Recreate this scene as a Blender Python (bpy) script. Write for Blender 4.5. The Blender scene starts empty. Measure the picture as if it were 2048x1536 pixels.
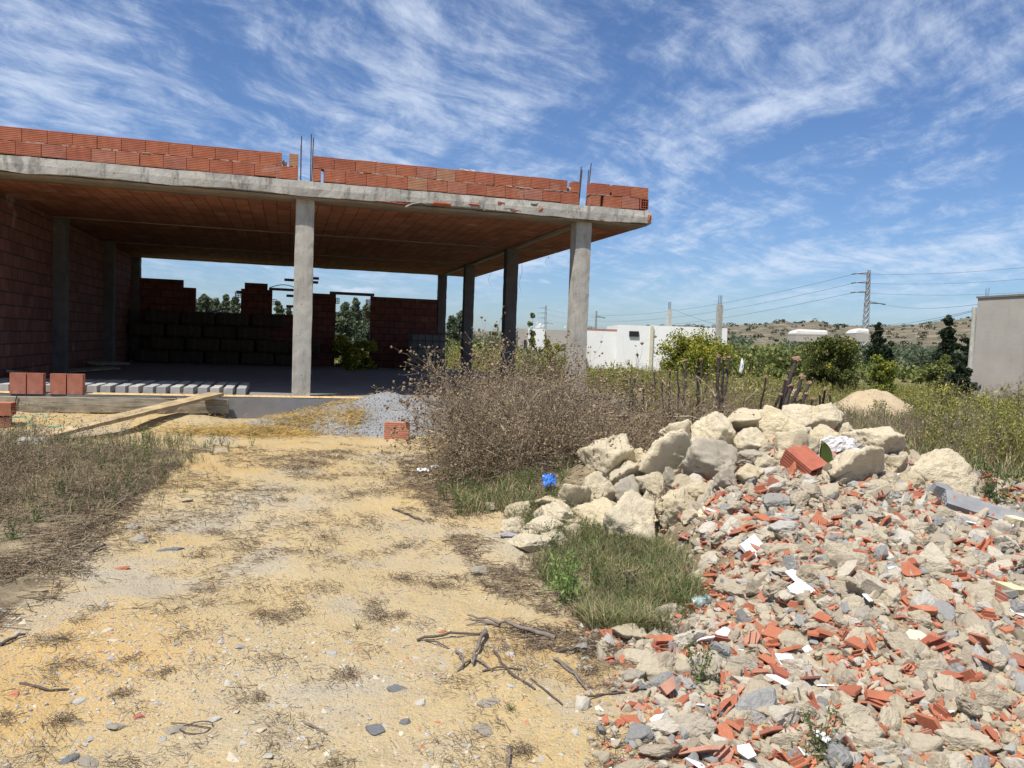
import bpy, bmesh, math, random
import numpy as np
from mathutils import Vector, Matrix, Euler, noise as mnoise

SC = bpy.context.scene
# ------------------------------------------------------------------ camera
FPX, PIT, ROL, YAW = 1591.4, .0536, .0369, .2758
CAM = np.array([-.2053, -12.46, .9523])
fw = np.array([math.sin(YAW)*math.cos(PIT), math.cos(YAW)*math.cos(PIT), -math.sin(PIT)])
rt = np.array([math.cos(YAW), -math.sin(YAW), 0.])
up = np.cross(rt, fw)
FH = np.array([math.sin(YAW), math.cos(YAW)])
RH = rt[:2]
cd = bpy.data.cameras.new('camera')
cam = bpy.data.objects.new('camera', cd)
SC.collection.objects.link(cam)
cd.sensor_fit = 'HORIZONTAL'; cd.sensor_width = 36
cd.lens = FPX/2048*36
cd.clip_start = .05; cd.clip_end = 5000
cr, sr = math.cos(ROL), math.sin(ROL)
xr = rt*cr + up*sr; yu = -rt*sr + up*cr
cam.matrix_world = Matrix(((xr[0], yu[0], -fw[0], CAM[0]), (xr[1], yu[1], -fw[1], CAM[1]), (xr[2], yu[2], -fw[2], CAM[2]), (0, 0, 0, 1)))
SC.camera = cam
# ------------------------------------------------------------------ sky, sun, exposure
SUN = Vector((-.38, -.28, .88)).normalized()
SUN_E = 4.8; SKY_S = .078; EXPO = 0.32
SC.view_settings.view_transform = 'Standard'; SC.view_settings.look = 'None'
SC.view_settings.exposure = EXPO; SC.view_settings.gamma = 1
ld = bpy.data.lights.new('sun', 'SUN'); ld.energy = SUN_E; ld.angle = math.radians(.53); ld.color = (1, .95, .87)
lo = bpy.data.objects.new('sun', ld); SC.collection.objects.link(lo)
lo.rotation_euler = SUN.to_track_quat('Z', 'Y').to_euler(); lo.location = (0, 0, 30)
w = bpy.data.worlds.new('World'); SC.world = w; w.use_nodes = True
nt = w.node_tree; nt.nodes.clear()


class NB:
    """small node-building helper"""
    def __init__(s, nt): s.nt = nt; s.n = nt.nodes; s.l = nt.links
    def node(s, t, **k):
        o = s.n.new(t)
        for a, b in k.items(): setattr(o, a, b)
        return o
    def put(s, sock, v):
        if v is None: return
        if isinstance(v, bpy.types.NodeSocket): s.l.new(v, sock)
        elif isinstance(v, (tuple, list)) and sock.type == 'RGBA' and len(v) == 3: sock.default_value = (*v, 1)
        else: sock.default_value = v
    def math(s, op, a, b=None, c=None, clamp=False):
        o = s.node('ShaderNodeMath', operation=op, use_clamp=clamp)
        s.put(o.inputs[0], a); s.put(o.inputs[1], b); s.put(o.inputs[2], c)
        return o.outputs[0]
    def vmath(s, op, a, b=None):
        o = s.node('ShaderNodeVectorMath', operation=op)
        s.put(o.inputs[0], a); s.put(o.inputs[1], b)
        return o.outputs[0]
    def mapping(s, v, scale=(1, 1, 1), rot=(0, 0, 0), loc=(0, 0, 0)):
        o = s.node('ShaderNodeMapping'); s.put(o.inputs[0], v)
        o.inputs['Scale'].default_value = scale; o.inputs['Rotation'].default_value = rot; o.inputs['Location'].default_value = loc
        return o.outputs[0]
    def noise(s, v, scale, detail=4, rough=.55, dist=0, out='Fac'):
        o = s.node('ShaderNodeTexNoise'); s.put(o.inputs['Vector'], v)
        o.inputs['Scale'].default_value = scale; o.inputs['Detail'].default_value = detail
        o.inputs['Roughness'].default_value = rough; o.inputs['Distortion'].default_value = dist
        return o.outputs[out]
    def vor(s, v, scale, feature='F1', out='Distance'):
        o = s.node('ShaderNodeTexVoronoi', feature=feature); s.put(o.inputs['Vector'], v); o.inputs['Scale'].default_value = scale
        return o.outputs[out]
    def ramp(s, f, stops):
        o = s.node('ShaderNodeValToRGB'); s.put(o.inputs[0], f)
        e = o.color_ramp.elements
        while len(e) < len(stops): e.new(.5)
        for i, (p, c) in enumerate(stops): e[i].position = p; e[i].color = (*c, 1) if len(c) == 3 else c
        return o.outputs[0]
    def sstep(s, f, a, b, lo=0., hi=1.):
        o = s.node('ShaderNodeMapRange', interpolation_type='SMOOTHSTEP'); s.put(o.inputs[0], f)
        o.inputs[1].default_value = a; o.inputs[2].default_value = b; o.inputs[3].default_value = lo; o.inputs[4].default_value = hi
        return o.outputs[0]
    def mix(s, f, a, b, t='MIX'):
        o = s.node('ShaderNodeMix', data_type='RGBA', blend_type=t)
        s.put(o.inputs[0], f); s.put(o.inputs[6], a); s.put(o.inputs[7], b)
        return o.outputs[2]
    def bump(s, h, strength=.5, dist=.02, n=None):
        o = s.node('ShaderNodeBump'); s.put(o.inputs['Height'], h)
        o.inputs['Strength'].default_value = strength; o.inputs['Distance'].default_value = dist
        s.put(o.inputs['Normal'], n)
        return o.outputs[0]


b = NB(nt)
sky = b.node('ShaderNodeTexSky', sky_type='NISHITA')
sky.sun_disc = False; sky.sun_elevation = math.asin(SUN.z); sky.sun_rotation = math.atan2(SUN.x, SUN.y)
sky.air_density = 1.0; sky.dust_density = .6; sky.ozone_density = 2.5; sky.altitude = 100
tc = b.node('ShaderNodeTexCoord'); D = tc.outputs['Generated']
sep = b.node('ShaderNodeSeparateXYZ'); b.put(sep.inputs[0], D)
dz = b.math('ADD', b.math('MAXIMUM', sep.outputs[2], 0.), .1)
cmb = b.node('ShaderNodeCombineXYZ')
b.put(cmb.inputs[0], b.math('DIVIDE', sep.outputs[0], dz)); b.put(cmb.inputs[1], b.math('DIVIDE', sep.outputs[1], dz))
PV = cmb.outputs[0]
PR = b.mapping(PV, (1, 1, 1), (0, 0, YAW-.15))
warp = b.noise(PR, .8, 3, .5, 0, 'Color')
PW = b.vmath('ADD', PR, b.vmath('MULTIPLY', b.vmath('SUBTRACT', warp, (.5, .5, .5)), (.7, .5, 0)))
streak = b.noise(b.mapping(PW, (1.25, .36, 1)), 1.7, 10, .66, .1)
fine = b.noise(b.mapping(b.mapping(PW, (1, 1, 1), (0, 0, .75)), (2.2, .95, 1), (0, 0, 0), (3, 1, 0)), 3.2, 9, .7, .15)
big = b.noise(PR, .55, 3, .5, .2)
m = b.math('ADD', b.math('MULTIPLY', streak, .56), b.math('MULTIPLY', fine, .44))
m = b.math('ADD', m, b.math('MULTIPLY', b.math('SUBTRACT', big, .5), .36))
mask = b.math('POWER', b.sstep(m, .405, .665), 1.2)
horiz = b.sstep(sep.outputs[2], .0, .12)
mask = b.math('MULTIPLY', mask, b.math('MULTIPLY', horiz, .78))
# a few small puffs low over the horizon
pf = b.noise(b.mapping(D, (1, 1, 3.2)), 9, 4, .5)
pm = b.math('MULTIPLY', b.sstep(pf, .66, .74), b.math('MULTIPLY', b.sstep(sep.outputs[2], .02, .05), b.sstep(sep.outputs[2], .16, .1)))
mask = b.math('MAXIMUM', mask, b.math('MULTIPLY', pm, .7))
blue = b.mix(1, sky.outputs[0], (.80, .97, 1.25), 'MULTIPLY')
hz = b.sstep(sep.outputs[2], .42, -.02)
blue = b.mix(b.math('MULTIPLY', hz, .0), blue, (5.2, 7.4, 9.6))
col = b.mix(mask, blue, (7.6, 8.6, 10.2))
bg = b.node('ShaderNodeBackground'); b.put(bg.inputs[0], col); bg.inputs[1].default_value = SKY_S
wo = b.node('ShaderNodeOutputWorld'); b.l.new(bg.outputs[0], wo.inputs[0])

# ------------------------------------------------------------------ helpers
rng = np.random.default_rng(7); random.seed(7)
COL = SC.collection


def tag(o, label=None, cat=None, group=None, kind=None):
    if label: o['label'] = label
    if cat: o['category'] = cat
    if group: o['group'] = group
    if kind: o['kind'] = kind
    return o


def empty(name, loc=(0, 0, 0), rz=0, rot=None):
    o = bpy.data.objects.new(name, None); COL.objects.link(o); o.location = [float(v) for v in loc]
    o.rotation_euler = rot if rot else (0, 0, rz); o.empty_display_size = .1
    return o


class MB:
    def __init__(s): s.V = []; s.F = []; s.n = 0
    def add(s, V, F, mi=0):
        V = np.asarray(V, float).reshape(-1, 3)
        if isinstance(F, list) and len({len(f) for f in F}) > 1:
            for k in {len(f) for f in F}: s.F.append((np.array([f for f in F if len(f) == k])+s.n, mi))
        else: s.F.append((np.asarray(F, int)+s.n, mi))
        s.V.append(V); s.n += len(V); return s
    def box(s, x0, x1, y0, y1, z0, z1, mi=0):
        V = [(x, y, z) for x in (x0, x1) for y in (y0, y1) for z in (z0, z1)]
        return s.add(V, [(0, 1, 3, 2), (4, 6, 7, 5), (0, 4, 5, 1), (2, 3, 7, 6), (0, 2, 6, 4), (1, 5, 7, 3)], mi)
    def data(s):
        return np.concatenate(s.V), s.F
    def xf(s, R=None, t=(0, 0, 0), sc=1):
        s.V = [((v*sc) @ (np.asarray(R).T if R is not None else np.eye(3)))+np.asarray(t) for v in s.V]; return s
    def merge(s, o):
        for F, mi in o.F: s.F.append((F+s.n, mi))
        for v in o.V: s.V.append(v)
        s.n += o.n; return s
    def mesh(s, name, mats, smooth=False):
        V = np.concatenate(s.V)
        me = bpy.data.meshes.new(name)
        me.vertices.add(len(V)); me.vertices.foreach_set('co', V.ravel().astype(np.float32))
        li = np.concatenate([F.ravel() for F, _ in s.F]); sz = np.concatenate([np.full(len(F), F.shape[1]) for F, _ in s.F])
        mi = np.concatenate([np.full(len(F), m) for F, m in s.F])
        me.loops.add(len(li)); me.loops.foreach_set('vertex_index', li.astype(np.int32))
        me.polygons.add(len(sz)); me.polygons.foreach_set('loop_start', (np.cumsum(sz)-sz).astype(np.int32))
        me.polygons.foreach_set('material_index', mi.astype(np.int32))
        me.polygons.foreach_set('use_smooth', np.full(len(sz), smooth))
        for m in (mats if isinstance(mats, (list, tuple)) else [mats]): me.materials.append(m)
        me.update(calc_edges=True); me.validate()
        return me
    def build(s, name, mats, parent=None, smooth=False):
        o = bpy.data.objects.new(name, s.mesh(name, mats, smooth)); COL.objects.link(o)
        if parent is not None: o.parent = parent
        return o


def link(name, me, parent=None, loc=(0, 0, 0), rot=(0, 0, 0), sc=(1, 1, 1)):
    o = bpy.data.objects.new(name, me); COL.objects.link(o)
    if parent is not None: o.parent = parent
    o.location = [float(v) for v in loc]; o.rotation_euler = [float(v) for v in rot]; o.scale = [float(v) for v in sc]
    return o


def bevel(o, wd=.01, seg=2):
    me = o.data; bm = bmesh.new(); bm.from_mesh(me)
    bmesh.ops.bevel(bm, geom=list(bm.edges), offset=wd, segments=seg, affect='EDGES', profile=.6)
    bm.to_mesh(me); bm.free(); return o


def rough_box(x0, x1, y0, y1, z0, z1, step, amp, seed=0, sc=6., mi=0):
    """box whose surface is subdivided and worn with noise"""
    nx, ny, nz = [max(1, int(round((a)/step))) for a in (x1-x0, y1-y0, z1-z0)]
    bm = bmesh.new(); idx = {}
    def v(i, j, k):
        if (i, j, k) not in idx:
            p = Vector((x0+(x1-x0)*i/nx, y0+(y1-y0)*j/ny, z0+(z1-z0)*k/nz))
            e = ((i in (0, nx))+(j in (0, ny))+(k in (0, nz)))
            n1 = mnoise.noise_vector(p*sc+Vector((seed*7.1, seed, 0)))+.5*mnoise.noise_vector(p*sc*3)
            c = Vector(((x0+x1)/2, (y0+y1)/2, (z0+z1)/2))
            q = p+n1*amp
            if e >= 2:
                dd = Vector((c.x-p.x if i in (0, nx) else 0, c.y-p.y if j in (0, ny) else 0, c.z-p.z if k in (0, nz) else 0))
                dd = Vector([math.copysign(1, a) if a else 0 for a in dd])
                q += dd*amp*(.8+1.6*abs(mnoise.noise(p*sc*1.7)))
            idx[i, j, k] = bm.verts.new(q)
        return idx[i, j, k]
    def quad(a, b_, c, d): bm.faces.new((a, b_, c, d))
    for i in range(nx):
        for j in range(ny):
            quad(v(i, j, 0), v(i, j+1, 0), v(i+1, j+1, 0), v(i+1, j, 0)); quad(v(i, j, nz), v(i+1, j, nz), v(i+1, j+1, nz), v(i, j+1, nz))
    for i in range(nx):
        for k in range(nz):
            quad(v(i, 0, k), v(i+1, 0, k), v(i+1, 0, k+1), v(i, 0, k+1)); quad(v(i, ny, k), v(i, ny, k+1), v(i+1, ny, k+1), v(i+1, ny, k))
    for j in range(ny):
        for k in range(nz):
            quad(v(0, j, k), v(0, j, k+1), v(0, j+1, k+1), v(0, j+1, k)); quad(v(nx, j, k), v(nx, j+1, k), v(nx, j+1, k+1), v(nx, j, k+1))
    bm.verts.index_update()
    V = [tuple(q.co) for q in bm.verts]; F = [tuple(q.index for q in f.verts) for f in bm.faces]; bm.free()
    return MB().add(V, F, mi)


def rot3(rx, ry, rz):
    """vectorised euler XYZ -> (n,3,3)"""
    rx, ry, rz = [np.atleast_1d(np.asarray(a, float)) for a in (rx, ry, rz)]
    cx, sx, cy, sy, cz, sz = np.cos(rx), np.sin(rx), np.cos(ry), np.sin(ry), np.cos(rz), np.sin(rz)
    R = np.empty((len(rz), 3, 3))
    R[:, 0, 0] = cz*cy; R[:, 0, 1] = cz*sy*sx-sz*cx; R[:, 0, 2] = cz*sy*cx+sz*sx
    R[:, 1, 0] = sz*cy; R[:, 1, 1] = sz*sy*sx+cz*cx; R[:, 1, 2] = sz*sy*cx-cz*sx
    R[:, 2, 0] = -sy; R[:, 2, 1] = cy*sx; R[:, 2, 2] = cy*cx
    return R


def scatter(mb, protos, pos, scl, rx=None, ry=None, rz=None, pick=None):
    """merge copies of prototype MBs into mb"""
    n = len(pos); z = np.zeros(n)
    scl = np.asarray(scl, float); scl = scl[:, None]*np.ones(3) if scl.ndim == 1 else scl
    R = rot3(z if rx is None else rx, z if ry is None else ry, rng.uniform(0, 6.283, n) if rz is None else rz)
    pick = rng.integers(0, len(protos), n) if pick is None else pick
    for k, pr in enumerate(protos):
        s = np.where(pick == k)[0]
        if not len(s): continue
        V, F = pr.data(); m_ = len(V)
        W = np.einsum('nij,nmj->nmi', R[s], V[None]*scl[s][:, None, :])+pos[s][:, None, :]
        off = (np.arange(len(s))*m_)[:, None, None]
        for f, mi in F: mb.F.append(((f[None]+off).reshape(-1, f.shape[1])+mb.n, mi))
        mb.V.append(W.reshape(-1, 3)); mb.n += m_*len(s)
    return mb


def tubes(mb, A, B, ra, rb, mi=0, k=3):
    A = np.asarray(A, float).reshape(-1, 3); B = np.asarray(B, float).reshape(-1, 3); n = len(A)
    ra = np.broadcast_to(np.asarray(ra, float), (n,)); rb = np.broadcast_to(np.asarray(rb, float), (n,))
    d = B-A; d /= np.linalg.norm(d, axis=1)[:, None]+1e-9
    h = np.where(np.abs(d[:, 2:3]) > .9, np.array([[1., 0, 0]]), np.array([[0, 0, 1.]]))
    u = np.cross(d, h); u /= np.linalg.norm(u, axis=1)[:, None]+1e-9; v = np.cross(d, u)
    V = np.empty((n, 2*k, 3))
    for i in range(k):
        a = 2*math.pi*i/k; o = u*math.cos(a)+v*math.sin(a)
        V[:, i] = A+o*ra[:, None]; V[:, k+i] = B+o*rb[:, None]
    f = np.array([(i, (i+1) % k, k+(i+1) % k, k+i) for i in range(k)])
    F = (f[None]+(np.arange(n)*2*k)[:, None, None]).reshape(-1, 4)
    mb.add(V.reshape(-1, 3), F, mi); return mb


def path_tube(mb, pts, r0, r1=None, k=6, mi=0, cap=True):
    """one continuous tube through pts"""
    pts = np.asarray(pts, float); n = len(pts); r1 = r0 if r1 is None else r1
    V = []
    pu = None
    for i in range(n):
        d = pts[min(i+1, n-1)]-pts[max(i-1, 0)]; d /= np.linalg.norm(d)+1e-9
        if pu is None:
            h = np.array([1., 0, 0]) if abs(d[2]) > .9 else np.array([0, 0, 1.]); u = np.cross(d, h)
        else: u = pu-d*(pu@d)
        u /= np.linalg.norm(u)+1e-9; pu = u; v = np.cross(d, u); r = r0+(r1-r0)*i/(n-1)
        for j in range(k):
            a = 6.28318*j/k; V.append(pts[i]+(u*math.cos(a)+v*math.sin(a))*r)
    F = [(i*k+j, i*k+(j+1) % k, (i+1)*k+(j+1) % k, (i+1)*k+j) for i in range(n-1) for j in range(k)]
    mb.add(V, F, mi)
    if cap and k > 2:
        mb.add(V[:k], [tuple(range(k))[::-1]], mi); mb.add(V[-k:], [tuple(range(k))], mi)
    return mb


def leaves(mb, P, size, asp=.45, mi=0, upb=0.):
    """diamond leaves at points P with random direction"""
    P = np.asarray(P, float); n = len(P); size = np.broadcast_to(np.asarray(size, float), (n,))
    d = rng.normal(size=(n, 3)); d[:, 2] += upb; d /= np.linalg.norm(d, axis=1)[:, None]
    e = np.cross(d, rng.normal(size=(n, 3))); e /= np.linalg.norm(e, axis=1)[:, None]
    L = d*size[:, None]*.5; Wd = e*(size*asp*.5)[:, None]
    V = np.stack([P-L, P+Wd, P+L, P-Wd], 1).reshape(-1, 3)
    F = np.arange(n*4).reshape(-1, 4)
    mb.add(V, F, mi); return mb


def blades(mb, P, h, wd, lean, mi=0):
    P = np.asarray(P, float); n = len(P); h = np.broadcast_to(np.asarray(h, float), (n,))
    a = rng.uniform(0, 6.283, n); o = np.stack([np.cos(a), np.sin(a), 0*a], 1); s = np.stack([-np.sin(a), np.cos(a), 0*a], 1)
    ln = (lean*rng.uniform(.3, 1.4, n)*h)[:, None]; z = np.zeros((n, 3)); z[:, 2] = h
    w2 = (np.broadcast_to(np.asarray(wd, float), (n,))*.5)[:, None]
    V = np.stack([P-s*w2, P+s*w2, P+o*ln*.35+z*.6+s*w2*.7, P+o*ln*.35+z*.6-s*w2*.7, P+o*ln+z], 1).reshape(-1, 3)
    b0 = (np.arange(n)*5)[:, None]
    mb.add(V, np.hstack([b0, b0+1, b0+2, b0+3]), mi)
    F = np.hstack([b0+3, b0+2, b0+4]) - 0
    mb.F.append((F+mb.n-n*5, mi)); return mb


# value noise
_tab = np.random.default_rng(3).random((256, 256))
def vnoise(x, y):
    xi = np.floor(x).astype(int); yi = np.floor(y).astype(int); fx = x-xi; fy = y-yi
    fx = fx*fx*(3-2*fx); fy = fy*fy*(3-2*fy)
    g = lambda i, j: _tab[i & 255, j & 255]
    return (g(xi, yi)*(1-fx)+g(xi+1, yi)*fx)*(1-fy)+(g(xi, yi+1)*(1-fx)+g(xi+1, yi+1)*fx)*fy
def fbm(x, y, o=4):
    r = 0; a = .5
    for i in range(o): r = r+a*(vnoise(x*2**i+17*i, y*2**i+31*i)-.5); a *= .5
    return r*2
def sst(x, a, b_):
    t = np.clip((x-a)/(b_-a), 0, 1); return t*t*(3-2*t)


def ld_of(x, y):
    dx = x-CAM[0]; dy = y-CAM[1]
    return dx*RH[0]+dy*RH[1], dx*FH[0]+dy*FH[1]
def xy_of(l, d):
    return CAM[0]+RH[0]*l+FH[0]*d, CAM[1]+RH[1]*l+FH[1]*d


RL = [-.3, .05, .7, 1.6, 2.4, 2.9, 3.6, 4.5, 6.5]
RD = [6.4, 6.5, 6.6, 6.9, 7.15, 7.1, 6.8, 6.4, 6.0]
RHh = [.05, .20, .43, .58, .66, .60, .42, .26, .22]
def mound(l, d):
    h = np.interp(l, RL, RHh); dr = np.interp(l, RL, RD)
    wf = .8+3.9*sst(l, .9, 1.9)
    front = np.clip(1-(dr-d)/wf, 0, 1)
    t = np.where(d < dr, front, np.clip(1-(d-dr)/1.1, 0, 1))
    t = np.where(wf > 2, t**1.1, t)
    far = sst(l, 7.5, 6.0)
    return h*t*far*(1+.25*fbm(l*1.7, d*1.7))
def ground_z(x, y):
    x = np.asarray(x, float); y = np.asarray(y, float)
    l, d = ld_of(x, y)
    z = np.interp(y, [-60, -14, -11, -8, -5, -3, -1, 0, 18, 40], [-.7, -.56, -.54, -.47, -.38, -.31, -.28, -.33, -.5, -.6])
    z = z-.25*sst(x, 6, 14)*sst(y, -4, 4)
    az = l/np.maximum(d, 1)
    z = z+sst(az, .0, .35)*.017*np.maximum(0, d-90)*sst(d, 60, 200)
    out = sst(np.maximum(np.abs(x-.5)-5.4, np.maximum(-.2-y, y-12.8)), 0, 1.2)
    z = z+fbm(x*.35, y*.35, 3)*.16*sst(d, 10, 30)*out+fbm(x*1.3, y*1.3, 4)*.05*out+fbm(x*7, y*7, 3)*.012*out
    # heaped sandy soil along the front of the floor at the left
    z = z+.12*np.exp(-((y+.9)/.8)**2)*sst(x, -.6, -1.6)*sst(x, -9, -6)*out
    # left verge hummock
    z = z+.16*np.exp(-((x+3.2)/1.2)**2-((y+5.2)/1.8)**2)
    return z+mound(l, d)
def ray(px, py):
    a, c = px-1024, py-768
    u = a*cr+c*sr; v = -a*sr+c*cr
    d = rt*u-up*v+fw*FPX
    return d/(d@fw)
def at(px, py, d):                       # point at forward distance d along a sight line
    return CAM+ray(px, py)*d
def on_ground(px, py, dmax=60, zoff=0.):
    r = ray(px, py)
    ds = np.exp(np.linspace(math.log(1.8), math.log(dmax), 900)); P = CAM+r*ds[:, None]
    g = P[:, 2]-zoff-ground_z(P[:, 0], P[:, 1])
    k = np.where(g < 0)[0]
    if len(k): return P[k[0]]
    s = (ds > 4.5) & (ds < 9)
    return P[s][np.argmin(g[s])]
def gz(x, y): return float(ground_z(x, y))
def up_pt(x, y, o=0): return np.array([x, y, gz(x, y)+o])


# ------------------------------------------------------------------ materials
MATS = {}
def mat(name, c, rough=.9, spec=.3, metal=0, noise_sc=8., var=.25, bump=.3, bsc=60., bdist=.01, island=None, objr=None, detail=5, ramp=None, trans=0, extra=None):
    """procedural material: base colour(s) varied by object-space noise, optional per-island / per-object tint ramp"""
    m_ = bpy.data.materials.new(name); m_.use_nodes = True; MATS[name] = m_
    B = NB(m_.node_tree); p = m_.node_tree.nodes['Principled BSDF']
    t = B.node('ShaderNodeTexCoord'); O = t.outputs['Object']
    if island:
        g = B.node('ShaderNodeNewGeometry'); c0 = B.ramp(g.outputs['Random Per Island'], island)
    elif objr:
        g = B.node('ShaderNodeObjectInfo'); c0 = B.ramp(g.outputs['Random'], objr)
        O = B.vmath('ADD', O, B.vmath('MULTIPLY', g.outputs['Location'], (3.1, 2.7, 1.9)))
    elif ramp: c0 = B.ramp(B.noise(O, noise_sc*.35, 3), ramp)
    else: c0 = None
    n1 = B.noise(O, noise_sc, detail, .6)
    k = B.sstep(n1, .3, .7, 1-var, 1+var)
    if c0 is None:
        rgb = B.node('ShaderNodeRGB'); rgb.outputs[0].default_value = (*c, 1); c0 = rgb.outputs[0]
    cc = B.vmath('MULTIPLY', c0, B.mix(0, k, k)) if False else B.mix(1, c0, B.ramp(n1, [(.25, (1-var,)*3), (.75, (1+var*.5,)*3)]), 'MULTIPLY')
    if extra: cc = extra(B, cc, O)
    B.put(p.inputs['Base Color'], cc); p.inputs['Roughness'].default_value = rough
    p.inputs['Specular IOR Level'].default_value = spec; p.inputs['Metallic'].default_value = metal
    if trans: p.inputs['Transmission Weight'].default_value = trans
    if bump: B.put(p.inputs['Normal'], B.bump(B.noise(O, bsc, 4, .65), bump, bdist))
    return m_


def leafmat(name, stops, transl=.35, rough=.6):
    m_ = bpy.data.materials.new(name); m_.use_nodes = True; MATS[name] = m_
    B = NB(m_.node_tree); p = m_.node_tree.nodes['Principled BSDF']
    g = B.node('ShaderNodeNewGeometry'); c0 = B.ramp(g.outputs['Random Per Island'], stops)
    t = B.node('ShaderNodeTexCoord'); n1 = B.noise(t.outputs['Object'], 2.2, 3)
    cc = B.mix(1, c0, B.ramp(n1, [(.3, (.75, .75, .75)), (.7, (1.2, 1.2, 1.1))]), 'MULTIPLY')
    B.put(p.inputs['Base Color'], cc); p.inputs['Roughness'].default_value = rough; p.inputs['Specular IOR Level'].default_value = .25
    tr = B.node('ShaderNodeBsdfTranslucent'); B.put(tr.inputs[0], cc)
    mx = B.node('ShaderNodeMixShader'); mx.inputs[0].default_value = transl
    out = m_.node_tree.nodes['Material Output']
    B.l.new(p.outputs[0], mx.inputs[1]); B.l.new(tr.outputs[0], mx.inputs[2]); B.l.new(mx.outputs[0], out.inputs[0])
    return m_


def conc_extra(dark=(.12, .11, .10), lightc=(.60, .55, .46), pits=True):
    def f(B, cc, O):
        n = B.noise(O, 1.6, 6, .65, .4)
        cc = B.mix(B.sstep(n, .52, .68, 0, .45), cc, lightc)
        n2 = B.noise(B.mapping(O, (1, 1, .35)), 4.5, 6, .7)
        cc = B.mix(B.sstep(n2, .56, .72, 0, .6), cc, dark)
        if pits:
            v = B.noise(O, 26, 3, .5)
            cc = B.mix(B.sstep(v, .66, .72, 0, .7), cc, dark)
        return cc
    return f


concrete = mat('concrete', (.42, .40, .35), noise_sc=5, var=.25, bump=.35, bsc=30, bdist=.006, extra=lambda B, cc, O: B.mix(B.sstep(B.noise(B.mapping(O, (3, 3, .55)), 2.2, 7, .75), .50, .66, 0, .55), conc_extra()(B, cc, O), (.21, .19, .165)))
concrete_dark = mat('weathered_shaded_concrete', (.13, .12, .115), noise_sc=5, var=.3, bump=.5, bsc=35, bdist=.012, extra=conc_extra((.05, .045, .04), (.19, .18, .17)))  # inner columns: shade under the roof is worked into the dark base colour
floor_c = mat('floor_screed', (.22, .21, .205), noise_sc=2, var=.25, bump=.3, bsc=20, bdist=.01)
slab_c = mat('slab_edge_concrete', (.44, .42, .37), noise_sc=4, var=.3, bump=.5, bsc=22, bdist=.012, extra=lambda B, cc, O: B.mix(B.sstep(B.noise(B.mapping(O, (2.2, 2.2, .5)), 2.6, 7, .75), .50, .62, 0, .65), conc_extra((.07, .065, .06), (.60, .56, .48))(B, cc, O), (.13, .12, .105)))
ceil_c = mat('formed_concrete_strip', (.25, .20, .15), noise_sc=4, var=.3, bump=.5, bsc=25, bdist=.01)


def grooves(axis, freq):
    def f(B, cc, O):
        return cc
    return f


def brickmat(name, stops, groove_axis='Z', freq=75, objr=False):
    """fired hollow clay brick with extruded grooves, per-brick tint"""
    m_ = bpy.data.materials.new(name); m_.use_nodes = True; MATS[name] = m_
    B = NB(m_.node_tree); p = m_.node_tree.nodes['Principled BSDF']
    if objr: c0 = B.ramp(B.node('ShaderNodeObjectInfo').outputs['Random'], stops)
    else: c0 = B.ramp(B.node('ShaderNodeNewGeometry').outputs['Random Per Island'], stops)
    t = B.node('ShaderNodeTexCoord'); O = t.outputs['Object']
    n1 = B.noise(O, 9, 5, .6)
    cc = B.mix(1, c0, B.ramp(n1, [(.3, (.78, .76, .74)), (.7, (1.15, 1.15, 1.15))]), 'MULTIPLY')
    dn = B.noise(O, 3.5, 5, .65)
    cc = B.mix(B.sstep(dn, .58, .75, 0, .5), cc, (.50, .40, .32))
    s = B.node('ShaderNodeSeparateXYZ'); B.put(s.inputs[0], O)
    wv = B.math('SINE', B.math('MULTIPLY', s.outputs['XYZ'.index(groove_axis)], 2*math.pi*freq))
    cc = B.mix(B.sstep(wv, -.2, -.95, 0, .42), cc, (.14, .05, .03))
    B.put(p.inputs['Base Color'], cc); p.inputs['Roughness'].default_value = .85; p.inputs['Specular IOR Level'].default_value = .2
    h = B.math('ADD', B.math('MULTIPLY', wv, .5), B.noise(O, 60, 3))
    B.put(p.inputs['Normal'], B.bump(h, .5, .004))
    return m_


BR = [(0, (.36, .12, .07)), (.3, (.42, .145, .08)), (.6, (.35, .115, .07)), (.82, (.41, .18, .13)), (.93, (.40, .15, .085)), (.96, (.41, .22, .13)), (1, (.36, .20, .13))]
brick = brickmat('clay_brick', BR, 'Z', 42)
brick_loose = brickmat('loose_clay_brick', [(0, (.50, .19, .115)), (.5, (.46, .17, .10)), (1, (.52, .22, .14))], 'Y', 42, True)
brick_shard = mat('broken_brick', (.5, .2, .1), noise_sc=12, var=.25, bump=.5, bsc=90, bdist=.004,
                  island=[(0, (.42, .14, .075)), (.4, (.49, .19, .105)), (.7, (.35, .11, .065)), (1, (.50, .27, .19))])
brick_shard_o = mat('broken_brick_piece', (.5, .2, .1), noise_sc=12, var=.25, bump=.5, bsc=90, bdist=.004,
                    objr=[(0, (.42, .14, .075)), (.4, (.49, .19, .105)), (.7, (.35, .11, .065)), (1, (.50, .27, .19))])


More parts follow.
